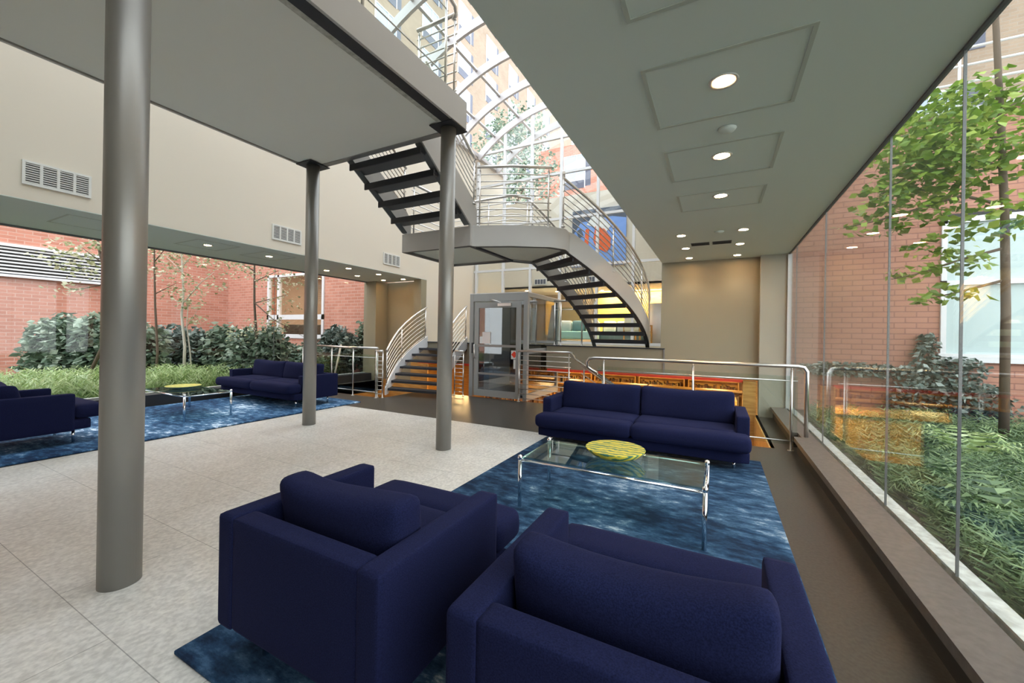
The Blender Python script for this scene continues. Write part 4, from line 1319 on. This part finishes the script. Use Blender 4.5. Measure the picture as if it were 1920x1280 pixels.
for i, (x, y) in enumerate([(-6.6, 9.6), (-6.6, 12.2), (-4.2, 10.0), (-4.2, 12.4), (-2.0, 9.4), (-2.0, 12.2), (0.0, 9.6), (0.0, 12.2)]):
    a = area('library_lamp', (x, y, 0.55), 0.5, 0.5, 36, (1.0, 0.64, 0.26))

# ------------------------------------------------------------------ buildings outside
def facade(label, loc, along, L0, L1, z0, z1, m, wins, name='brick_building', depth=0.4):
    """wall running along Y (along='Y') facing +x, or along X facing -y; wins: (a0, a1, z0, z1)"""
    t = thing(name, label, 'building', loc)
    off = Vector(loc)
    if along == 'Y':
        MB(off).box((loc[0] - depth, L0, z0), (loc[0], L1, z1)).build('wall', m, t)
    else:
        MB(off).box((L0, loc[1], z0), (L1, loc[1] + depth, z1)).build('wall', m, t)
    first = {}
    for (a0, a1, b0, b1) in wins:
        key = (round(a1 - a0, 3), round(b1 - b0, 3))
        c = ((a0 + a1) / 2, (b0 + b1) / 2)
        P = Vector((0.0, c[0] - loc[1], c[1] - loc[2])) if along == 'Y' else Vector((c[0] - loc[0], 0.0, c[1] - loc[2]))
        if key not in first:
            w, h = (a1 - a0) / 2, (b1 - b0) / 2
            fz = MB(); pz = MB(); jz = MB()
            def bb(mm, u0, u1, v0, v1, d0, d1):
                if along == 'Y': mm.box((d0, u0, v0), (d1, u1, v1))
                else: mm.box((u0, -d1, v0), (u1, -d0, v1))
            e = 0.06
            bb(fz, -w, w, h - e, h, 0.0, .05); bb(fz, -w, w, -h + 0.55, -h + 0.63, 0.0, .05)
            bb(fz, -w, -w + e, -h, h, 0.0, .05); bb(fz, w - e, w, -h, h, 0.0, .05)
            bb(fz, -0.03 + w * .2, 0.03 + w * .2, -h + .6, h, 0.0, .045)
            bb(pz, -w + e, w - e, -h + 0.63, h - e, 0.005, .02)
            bb(jz, -w + e, w - e, -h, -h + 0.55, 0.005, .03)
            bb(jz, w, w + 0.38, -h + .1, h, 0.002, .02)
            fo = fz.build('window', M['white_frame'], t)
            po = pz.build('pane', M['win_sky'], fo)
            jo = jz.build('spandrel', M['jamb'], fo)
            fo.location = P
            first[key] = (fo, po, jo)
        else:
            fo, po, jo = first[key]
            f2 = fo.copy(); COL.objects.link(f2); f2.parent = t; f2.location = P
            for s in (po, jo):
                q = s.copy(); COL.objects.link(q); q.parent = f2
    return t
wins = []
for r_ in range(9):
    for c_ in range(7):
        y = 16.2 + 4.0 * c_
        wins.append((y, y + 1.7, 5.4 + 3.1 * r_, 7.8 + 3.1 * r_))
facade('tall tan brick building with sky-lit windows seen through the glass vault', (-17.5, 12, 0), 'Y', 9.3, 50.0, -0.5, 34.0, M['brick_tan'], wins)
# red wall of the left courtyard with a louvre
lw = thing('courtyard_wall', 'red brick courtyard wall with white louvre behind the big column', 'building', (-17.5, 0, 0))
off = Vector((-17.5, 0, 0))
MB(off).box((-17.9, -14, -0.5), (-17.5, 9.2, 7.0)).build('wall', M['brick_red'], lw)
lv = MB(off)
for i in range(8):
    z = 2.84 + i * 0.095
    lv.box((-17.49, 2.5, z), (-17.40, 5.25, z + 0.042))
lv.box((-17.49, 5.22, 2.76), (-17.36, 5.32, 3.64)).box((-17.49, 2.4, 3.58), (-17.36, 5.32, 3.66)).box((-17.49, 2.4, 2.74), (-17.36, 5.32, 2.81))
lo_ = lv.build('louvre', M['white_frame'], lw)
MB(off).box((-17.497, 2.4, 2.76), (-17.492, 5.25, 3.62)).build('louvre_backing', M['black'], lw)
# red wall facing the room beyond the sofa
fw = thing('library_wing', 'red brick wing with wide white-framed window beyond the garden sofa', 'building', (-13, 8.9, 0))
off = Vector((-13, 8.9, 0))
wx0, wx1, wz0, wz1 = -14.85, -11.72, 1.12, 3.40
m = MB(off)
m.box((-17.5, 8.9, -0.5), (wx0, 9.2, 7.0)).box((wx1, 8.9, -0.5), (-9.2, 9.2, 7.0)).box((wx0, 8.9, -0.5), (wx1, 9.2, wz0)).box((wx0, 8.9, wz1), (wx1, 9.2, 7.0))
m.build('wall', M['brick_red_x'], fw)
m = MB(off)
for x in (wx0, -14.25, -12.35, wx1 - 0.1):
    m.box((x, 8.86, wz0), (x + 0.1, 8.98, wz1))
m.box((wx0, 8.86, wz0), (wx1, 8.98, wz0 + 0.14)).box((wx0, 8.86, wz1 - 0.08), (wx1, 8.98, wz1)).box((wx0, 8.86, 1.78), (wx1, 8.98, 1.95))
win = m.build('window', M['white_frame'], fw)
MB(off).box((wx0, 8.92, wz0), (wx1, 8.93, wz1)).build('pane', M['glass_far'], win)
m = MB(off).box((wx0 - .4, 11.5, wz0 - .6), (wx1 + .4, 11.6, wz1 + .4)).box((wx0 - .5, 9.25, wz0 - .6), (wx0 - .4, 11.6, wz1 + .4)).box((wx1 + .4, 9.25, wz0 - .6), (wx1 + .5, 11.6, wz1 + .4)).box((wx0 - .4, 9.25, wz1 + .3), (wx1 + .4, 11.6, wz1 + .4))
m.build('room_beyond', M['brown_wall'], fw)
m = MB(off)
for i in range(4):
    m.rbox((wx0 + .1 + i * .9, 9.4, 1.0), (wx0 + .95 + i * .9, 9.8, 1.62), 0.1, n=4)
m.build('seat_backs', mat('dark_green_seats', (0.05, 0.07, 0.055), 0.9), fw)
a = area('lamp_light', (-13, 10.6, 3.6), 2.0, 1.2, 70, (1.0, 0.86, 0.72)); a.name = 'room_light'
# right-hand red wall with a pale window
rw = thing('garden_wing', 'rose brick wing with pale window beyond the long side window', 'building', (6, 9.6, 0))
off = Vector((6, 9.6, 0))
rx0, rx1, rz0, rz1 = 3.45, 5.6, 1.05, 3.52
m = MB(off)
m.box((1.3, 9.6, -2.3), (rx0, 9.9, 5.3)).box((rx1, 9.6, -2.3), (16, 9.9, 5.3)).box((rx0, 9.6, -2.3), (rx1, 9.9, rz0)).box((rx0, 9.6, rz1), (rx1, 9.9, 5.3))
m.build('wall', M['brick_right'], rw)
MB(off).box((1.3, 9.5, 5.3), (16, 9.95, 5.36)).build('coping', M['stone_strip'], rw)
m = MB(off).box((rx0, 9.56, rz0), (rx0 + .07, 9.66, rz1)).box((rx1 - .07, 9.56, rz0), (rx1, 9.66, rz1)).box((rx0, 9.56, rz1 - .10), (rx1, 9.66, rz1)).box((rx0 - .03, 9.54, rz0 - .02), (rx1 + .03, 9.66, rz0 + .12)).box((rx0, 9.56, 2.35), (rx1, 9.64, 2.43))
win = m.build('window', M['white_frame'], rw)
MB(off).box((rx0, 9.62, rz0), (rx1, 9.64, rz1)).build('pane', mat('pale_blue_window', (0.40, 0.49, 0.48), 0.15), win)
MB(off).box((rx0, 9.56, rz1), (rx1, 9.60, rz1 + 0.06)).build('lintel', M['black'], rw)
wins = []
for r_ in range(5):
    for c_ in range(5):
        x = 4.3 + 3.6 * c_
        wins.append((x, x + 1.9, 6.2 + 3.4 * r_, 8.7 + 3.4 * r_))
facade('tan brick building rising behind the garden wing beyond the tree', (6, 16, 0), 'X', 1.5, 30.0, -0.5, 26.0, M['brick_tan_x'], wins)
# white pipe rail on the garden wing roof
pg = thing('roof_railing', 'white pipe railing on top of the garden wing', 'railing', (6, 9.75, 5.36))
off = Vector((6, 9.75, 5.36))
for z in (5.6, 5.9, 6.2, 6.5):
    MB(off).tube([(1.6, 9.75, z), (14, 9.75, z)], 0.022, 6).build('bar', M['white_frame'], pg)
for i in range(8):
    x = 2.2 + i * 1.5
    MB(off).tube([(x, 9.75, 5.36), (x, 9.75, 6.52)], 0.022, 6).build('post', M['white_frame'], pg)
# red brick building straight ahead above the lounge
wins = []
for r_ in range(3):
    for c_ in range(6):
        x = -10 + 3.2 * c_
        wins.append((x, x + 1.6, 5.0 + 3.4 * r_, 7.4 + 3.4 * r_))
facade('red brick building behind the end glazing beyond the lounge roof', (-3, 27, 0), 'X', -12.0, 8.0, -0.5, 15.0, M['brick_red_x'], wins)

# ------------------------------------------------------------------ planting
def blob_points(rnd, c, r, n, shell=0.55):
    out = []
    while len(out) < n:
        p = Vector((rnd.uniform(-1, 1), rnd.uniform(-1, 1), rnd.uniform(-1, 1)))
        d = p.length
        if d > 1 or d < shell: continue
        out.append(Vector((c[0] + p.x * r[0], c[1] + p.y * r[1], c[2] + p.z * r[2])))
    return out

def shrub(label, blobs, base, n, size, m, seed, group, name='ivy_shrub', cat='shrub'):
    """blobs: (centre, radii); thing > foliage, stem"""
    rnd = random.Random(seed)
    t = thing(name, label, cat, base, 0, group)
    off = Vector(base)
    g = MB(off); g.recalc = False
    tot = sum(b[1][0] * b[1][2] for b in blobs)
    for c, r in blobs:
        for p in blob_points(rnd, c, r, int(n * r[0] * r[2] / tot)):
            if p.z < base[2] + 0.02 or p.x > GXL - 0.3 or p.y > 8.8: continue
            p += Vector((rnd.gauss(0, .04), rnd.gauss(0, .04), rnd.gauss(0, .04)))
            g.leaf(p, size * rnd.uniform(0.7, 1.3), rnd, .35)
    g.build('foliage', m, t)
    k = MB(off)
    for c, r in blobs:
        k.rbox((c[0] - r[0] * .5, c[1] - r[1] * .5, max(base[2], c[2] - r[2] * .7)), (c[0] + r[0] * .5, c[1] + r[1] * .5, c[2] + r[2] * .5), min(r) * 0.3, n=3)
    k.build('shade_core', M['core'], t)  # near-black filler paints the shade deep inside the leaves
    s = MB(off)
    c, r = blobs[0]
    for i in range(3):
        a = Vector((c[0] + rnd.uniform(-.3, .3), c[1] + rnd.uniform(-.2, .2), base[2]))
        s.tube([a, a + Vector((rnd.uniform(-.1, .1), 0, .3)), Vector((c[0], c[1], c[2]))], 0.018, 6)
    s.build('stem', M['bark'], t)
    return t

def at(px, t):
    """ground point t metres ahead along the photo column px"""
    u = (px - 960) / 743.0
    th = R(27.4)
    dx = -math.sin(th) + u * math.cos(th)
    dy = math.cos(th) + u * math.sin(th)
    return Vector((dx * t, dy * t, 0))

G1 = 'ivy mounds against the red courtyard wall'
def mound(label, px0, px1, t, ztop, n, seed, m=None, size=0.12, sub=3):
    a, b = at(px0, t), at(px1, t)
    rnd = random.Random(seed)
    bl = []
    for i in range(sub):
        f = (i + 0.5) / sub
        p = a.lerp(b, f)
        zt = ztop * rnd.uniform(0.9, 1.04)
        r = (b - a).length / sub * 0.70
        bl.append(((p.x, p.y, zt * 0.52), (r, min(0.55, max(0.3, r * .8)), zt * 0.50)))
    c = a.lerp(b, 0.5)
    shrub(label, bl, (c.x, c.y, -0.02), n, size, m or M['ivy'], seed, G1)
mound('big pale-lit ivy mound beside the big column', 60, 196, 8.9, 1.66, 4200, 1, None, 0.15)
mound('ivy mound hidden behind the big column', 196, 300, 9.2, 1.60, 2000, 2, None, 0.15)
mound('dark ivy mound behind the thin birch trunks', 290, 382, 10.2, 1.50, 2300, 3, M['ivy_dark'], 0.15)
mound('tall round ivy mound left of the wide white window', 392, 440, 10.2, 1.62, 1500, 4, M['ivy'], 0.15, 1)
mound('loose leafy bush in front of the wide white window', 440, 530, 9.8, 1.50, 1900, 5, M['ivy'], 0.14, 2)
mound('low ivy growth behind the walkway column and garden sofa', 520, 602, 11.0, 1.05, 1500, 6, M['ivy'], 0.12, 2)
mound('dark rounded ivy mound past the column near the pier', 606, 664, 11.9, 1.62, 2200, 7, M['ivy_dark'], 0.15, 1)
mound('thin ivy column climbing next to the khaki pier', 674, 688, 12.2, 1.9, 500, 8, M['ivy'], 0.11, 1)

def fern_bed(label, x0, x1, y0, y1, n, m, seed, zf, L, name='undergrowth', xmin=-99):
    rnd = random.Random(seed)
    g = MB(); g.recalc = False
    for i in range(n):
        x, y = rnd.uniform(x0, x1), rnd.uniform(y0, y1)
        for k in range(6):
            a = rnd.uniform(0, 2 * PI)
            ln = L * rnd.uniform(0.6, 1.2)
            p = Vector((x, y, -0.02))
            for j in range(1, 9):
                f = j / 8
                q = Vector((x + math.cos(a) * ln * f * 0.8, y + math.sin(a) * ln * f * 0.8, -0.02 + zf * (math.sin(f * 2.3)) * ln))
                if q.x < xmin: break
                w = 0.06 * (1 - f) + 0.012
                s = Vector((-math.sin(a), math.cos(a), 0))
                d = (q - p) * 0.5
                for sg in (-1, 1):
                    tip = q + s * sg * w * 1.8 + d * 0.4
                    g.quad([p, p + d * 0.7, tip, tip - d * .25])
                p = q
    o = g.build(name, m)
    tag(o, label, 'undergrowth', None, 'stuff')
    return o
fern_bed('feathery pale green ferns outside the garden-side window', -12.2, -9.75, -1.5, 6.0, 400, M['fern'], 5, 0.85, 0.60)
fern_bed('darker ferns beyond the guard railing', -12.2, -9.75, 6.3, 8.2, 70, M['fern_dark'], 6, 0.8, 0.55)

def fern_plant(label, x, y, L, n, seed, m):
    rnd = random.Random(seed)
    g = MB((x, y, -0.02)); g.recalc = False
    for k in range(n):
        a = 2 * PI * k / n + rnd.uniform(-.2, .2)
        ln = L * rnd.uniform(0.75, 1.15)
        el = rnd.uniform(0.55, 1.0)
        p = Vector((x, y, -0.02))
        for j in range(1, 15):
            f = j / 14
            q = Vector((x + math.cos(a) * ln * f * 0.85, y + math.sin(a) * ln * f * 0.85, -0.02 + el * math.sin(f * 2.4) * ln * 0.8))
            w = 0.10 * math.sin(PI * min(1, f * 0.9 + .12)) * ln / 0.6
            s = Vector((-math.sin(a), math.cos(a), 0))
            d = (q - p)
            for sg in (-1, 1):
                tip = q + s * sg * w + d * 0.3 - Vector((0, 0, w * .25))
                g.quad([p + d * .1, p + d * 0.75, tip, tip - d * .15])
            p = q
    o = g.build('fern', m, None, (x, y, -0.02))
    tag(o, label, 'fern', 'ferns outside the long side window')
fern_bed('fine grassy undergrowth right against the long side window', 1.32, 2.6, 0.8, 5.6, 330, M['fern_dark'], 19, 0.8, 0.34, xmin=1.24)
rnd = random.Random(9)
fl_ = ['pale fern against the ivy below the pale window', 'large pale green fern outside the long side window', 'fern closest to the curb, near the guard post', 'dark fern low outside the window beside the ledge', 'fern beside the glass, below the large pale fern', 'fern at the edge of the picture near the ledge end', 'fern in the second row behind the dark fern', 'small fern under the ivy column']
for i, (x, y, L, mm) in enumerate([(3.5, 6.4, .75, 'fern'), (2.7, 4.5, .8, 'fern'), (1.7, 4.9, .55, 'fern_dark'), (1.75, 3.7, .6, 'fern_dark'), (2.1, 3.1, .6, 'fern'), (1.9, 2.4, .6, 'fern_dark'), (2.6, 3.6, .7, 'fern'), (2.4, 6.0, .6, 'fern')]):
    fern_plant(fl_[i], x, y, L, 16, 40 + i, M[mm])
fern_bed('dark low undergrowth outside the long side window', 1.35, 6.0, 0.8, 8.6, 640, M['fern_dark'], 15, 0.75, 0.42, xmin=1.24)

# ivy on the rose brick wall
def ivy_strip(label, boxes, n, seed, m, group='ivy on the rose brick wall', size=0.10, name='ivy'):
    rnd = random.Random(seed)
    cx = sum((b[0][0] + b[1][0]) / 2 for b in boxes) / len(boxes)
    off = (cx, 9.4, 0)
    g = MB(off); g.recalc = False
    vol = [(b[1][0] - b[0][0]) * (b[1][2] - b[0][2]) for b in boxes]
    for b, v in zip(boxes, vol):
        for i in range(int(n * v / sum(vol))):
            p = [rnd.uniform(b[0][k], b[1][k]) for k in range(3)]
            fx = (p[0] - b[0][0]) / (b[1][0] - b[0][0]) - .5
            fz = (p[2] - b[0][2]) / (b[1][2] - b[0][2]) - .5
            if (abs(fx) * 2) ** 3 + (abs(fz) * 2) ** 3 > 0.9 + rnd.uniform(-.3, .1): continue
            g.leaf(p, size * rnd.uniform(.7, 1.3), rnd, .4)
    o = g.build(name, m, None, off)
    tag(o, label, 'ivy', group)
ivy_strip('ivy trail running level along the rose brick wall', [((1.35, 9.40, 0.70), (3.4, 9.58, 0.98))], 650, 3, M['ivy_dark'])
ivy_strip('dense ivy patch climbing below the pale window', [((2.7, 9.25, -0.1), (4.3, 9.55, 0.75)), ((3.0, 9.3, 0.5), (4.0, 9.58, 1.15)), ((3.1, 9.4, 1.0), (3.4, 9.58, 1.55))], 2300, 4, M['ivy_dark'])

# trees
def tree(label, base, trunk, branches, clusters, n, size, mb_, ml, seed, name='tree', r0=0.03, group=None):
    rnd = random.Random(seed)
    t = thing(name, label, 'tree', base, 0, group)
    off = Vector(base)
    MB(off).tube(trunk, r0, 8, r2=r0 * 0.45).build('trunk', mb_, t)
    for b in branches:
        MB(off).tube(b, r0 * 0.42, 6, r2=r0 * 0.12).build('branch', mb_, t)
    g = MB(off); g.recalc = False
    for c, r in clusters:
        k = int(n * r[0] * r[2] / sum(q[1][0] * q[1][2] for q in clusters))
        for p in blob_points(rnd, c, r, k, 0.0):
            if GXL - 0.15 < p.x < GXR + 0.2 and p.y < 9.0: continue
            g.leaf(p, size * rnd.uniform(.6, 1.3), rnd, .25)
    g.build('foliage', ml, t)
    return t

def P(px, y, t):
    """world point seen at photo pixel (px, y) at t metres ahead: used to place tree limbs"""
    v = at(px, t)
    yh = 640 - (1345 - px) * 0.033
    v.z = 1.37 + (yh - y) / 743.0 * t
    return v
def cl(px, y, t, rx, rz=None):
    return (tuple(P(px, y, t)), (rx, rx, rz or rx * .55))
# left courtyard
b0 = at(345, 9.4)
tree('young birch with pale trunk beside the big column', (b0.x, b0.y, -0.02), [(b0.x, b0.y, -.02), P(347, 640, 9.4), P(340, 580, 9.4), P(343, 540, 9.4), P(338, 470, 9.4), P(335, 430, 9.4)],
     [[P(341, 560, 9.4), P(375, 520, 9.3), P(400, 500, 9.3)], [P(340, 500, 9.4), P(310, 470, 9.5)], [P(339, 490, 9.4), P(365, 460, 9.4)]],
     [cl(345, 540, 9.4, .45), cl(380, 525, 9.3, .5), cl(310, 480, 9.4, .5), cl(350, 460, 9.4, .6), cl(385, 475, 9.4, .4), cl(330, 430, 9.4, .6)], 700, 0.075, M['birch'], M['birch_leaf'], 21, 'birch_tree', 0.035, 'birches in the courtyard')
b0 = at(362, 9.5)
tree('slim second birch stem close beside the pale birch', (b0.x, b0.y, -.02), [(b0.x, b0.y, -.02), P(357, 650, 9.5), P(350, 600, 9.5), P(352, 560, 9.5)], [[P(352, 600, 9.5), P(370, 570, 9.5)]], [cl(356, 560, 9.5, .3), cl(370, 590, 9.5, .25)], 90, .1, M['birch'], M['birch_leaf'], 22, 'birch_tree', 0.02, 'birches in the courtyard')
b0 = at(292, 9.0)
tree('dark-trunked young tree touching the edge of the big column', (b0.x, b0.y, -.02), [(b0.x, b0.y, -.02), P(296, 650, 9), P(290, 560, 9), P(287, 470, 9), P(286, 400, 9)],
     [[P(289, 540, 9), P(330, 520, 9)], [P(287, 480, 9), P(320, 440, 9)]], [cl(300, 450, 9, .6), cl(315, 500, 9, .45), cl(290, 420, 9, .6), cl(330, 545, 9, .3)], 450, .075, M['bark'], M['birch_leaf'], 23, 'birch_tree', 0.03, 'birches in the courtyard')
b0 = at(484, 9.6)
tree('dark slender tree in front of the wide white window', (b0.x, b0.y, -.02), [(b0.x, b0.y, -.02), P(482, 640, 9.6), P(476, 560, 9.6), P(475, 490, 9.6), P(472, 440, 9.6)],
     [[P(477, 560, 9.6), P(510, 590, 9.5), P(570, 625, 9.4)], [P(475, 520, 9.6), P(520, 500, 9.6)], [P(475, 500, 9.6), P(440, 480, 9.6)], [P(476, 560, 9.6), P(540, 545, 9.6)]],
     [cl(430, 490, 9.6, .6), cl(470, 480, 9.6, .6), cl(520, 515, 9.6, .6), cl(560, 510, 9.6, .5), cl(530, 560, 9.6, .5), cl(500, 600, 9.6, .5), cl(600, 545, 9.6, .4), cl(455, 620, 9.6, .4)], 1100, .072, M['bark'], M['birch_leaf'], 24, 'birch_tree', 0.035, 'birches in the courtyard')
b0 = at(150, 8.0)
tree('tree leaning across the white louvre', (b0.x, b0.y, -.02), [(b0.x, b0.y, -.02), P(210, 600, 8), P(195, 500, 8), P(182, 450, 8), P(178, 400, 8)], [[P(190, 480, 8), P(150, 450, 8)], [P(186, 460, 8), P(230, 440, 8)], [P(195, 520, 8), P(140, 530, 8)]],
     [cl(150, 445, 8, .5), cl(180, 450, 8, .4), cl(120, 470, 8, .5), cl(165, 490, 8, .5), cl(130, 530, 8, .35), cl(225, 440, 8, .5)], 420, .09, M['bark'], M['birch_leaf'], 25, 'birch_tree', 0.035, 'birches in the courtyard')
a_, b_ = at(625, 10.3), P(640, 640, 10.3)
o = MB(tuple(a_)).tube([a_, b_], 0.025, 6).build('garden_stake', M['birch'], None, tuple(a_))
tag(o, 'bare leaning stake in the dark ivy behind the guard railing', 'stake')
# right courtyard tree: trunk outside the frame, limbs reaching in
rt = [cl(1705, 250, 5.2, .35), cl(1660, 300, 5.3, .35), cl(1720, 310, 5.2, .45), cl(1770, 350, 5.1, .45), cl(1700, 385, 5.2, .35), cl(1640, 365, 5.4, .25), cl(1780, 230, 5.2, .55), cl(1740, 280, 5.2, .55), cl(1690, 300, 5.3, .45), cl(1800, 330, 5.0, .5), cl(1730, 340, 5.2, .5), cl(1670, 360, 5.3, .38), cl(1790, 210, 5.1, .5), cl(1640, 400, 5.4, .28), cl(1690, 420, 5.3, .3), cl(1770, 400, 5.1, .35),
      cl(1600, 435, 5.5, .2), cl(1660, 440, 5.4, .22), cl(1750, 470, 5.2, .3), cl(1720, 520, 5.2, .3, .1), cl(1680, 530, 5.3, .18, .06), cl(1790, 500, 5.0, .35), cl(1790, 560, 5.0, .3, .12), cl(1740, 570, 5.2, .2, .08), cl(1820, 270, 4.9, .6), cl(1860, 300, 4.8, .7), cl(1870, 420, 4.8, .5), cl(1830, 200, 5.0, .5)]
tb = at(1885, 4.9)
tree('leafy green tree reaching over the long side window', (tb.x, tb.y, -.02), [(tb.x, tb.y, -.02), P(1885, 600, 4.9), P(1880, 420, 4.9), P(1870, 250, 4.9), P(1860, 100, 4.9), P(1850, -60, 4.9), P(1845, -200, 4.9)],
     [[P(1880, 400, 4.9), P(1800, 380, 5.0), P(1730, 400, 5.2), P(1640, 425, 5.4), P(1580, 437, 5.5)], [P(1875, 330, 4.9), P(1790, 300, 5.1), P(1700, 340, 5.3), P(1650, 375, 5.4)],
      [P(1872, 280, 4.9), P(1790, 240, 5.1), P(1730, 270, 5.2)], [P(1880, 480, 4.9), P(1800, 500, 5.1), P(1720, 525, 5.2), P(1670, 535, 5.3)], [P(1882, 540, 4.9), P(1800, 560, 5.1), P(1745, 572, 5.2)]],
     rt, 2500, .115, M['bark'], M['tree_leaf'], 31, 'leafy_tree', 0.05)
# tree outside behind the end glazing
tree('large green tree behind the arched end glazing', (-12.0, 20.5, 0), [(-12, 20.5, 0), (-11.8, 20.5, 6), (-11.6, 20.5, 10)], [[(-11.8, 20.5, 7), (-9.5, 20, 10)], [(-11.8, 20.5, 7.5), (-13, 20.5, 10)]],
     [((-11.5, 20.5, 11.5), (2.4, 2, 2.4)), ((-9.5, 20.3, 10.2), (1.9, 1.6, 1.9)), ((-10.6, 20.5, 13.2), (1.8, 1.6, 1.6))], 3000, .22, M['bark'], M['ivy'], 33, 'leafy_tree', 0.2)
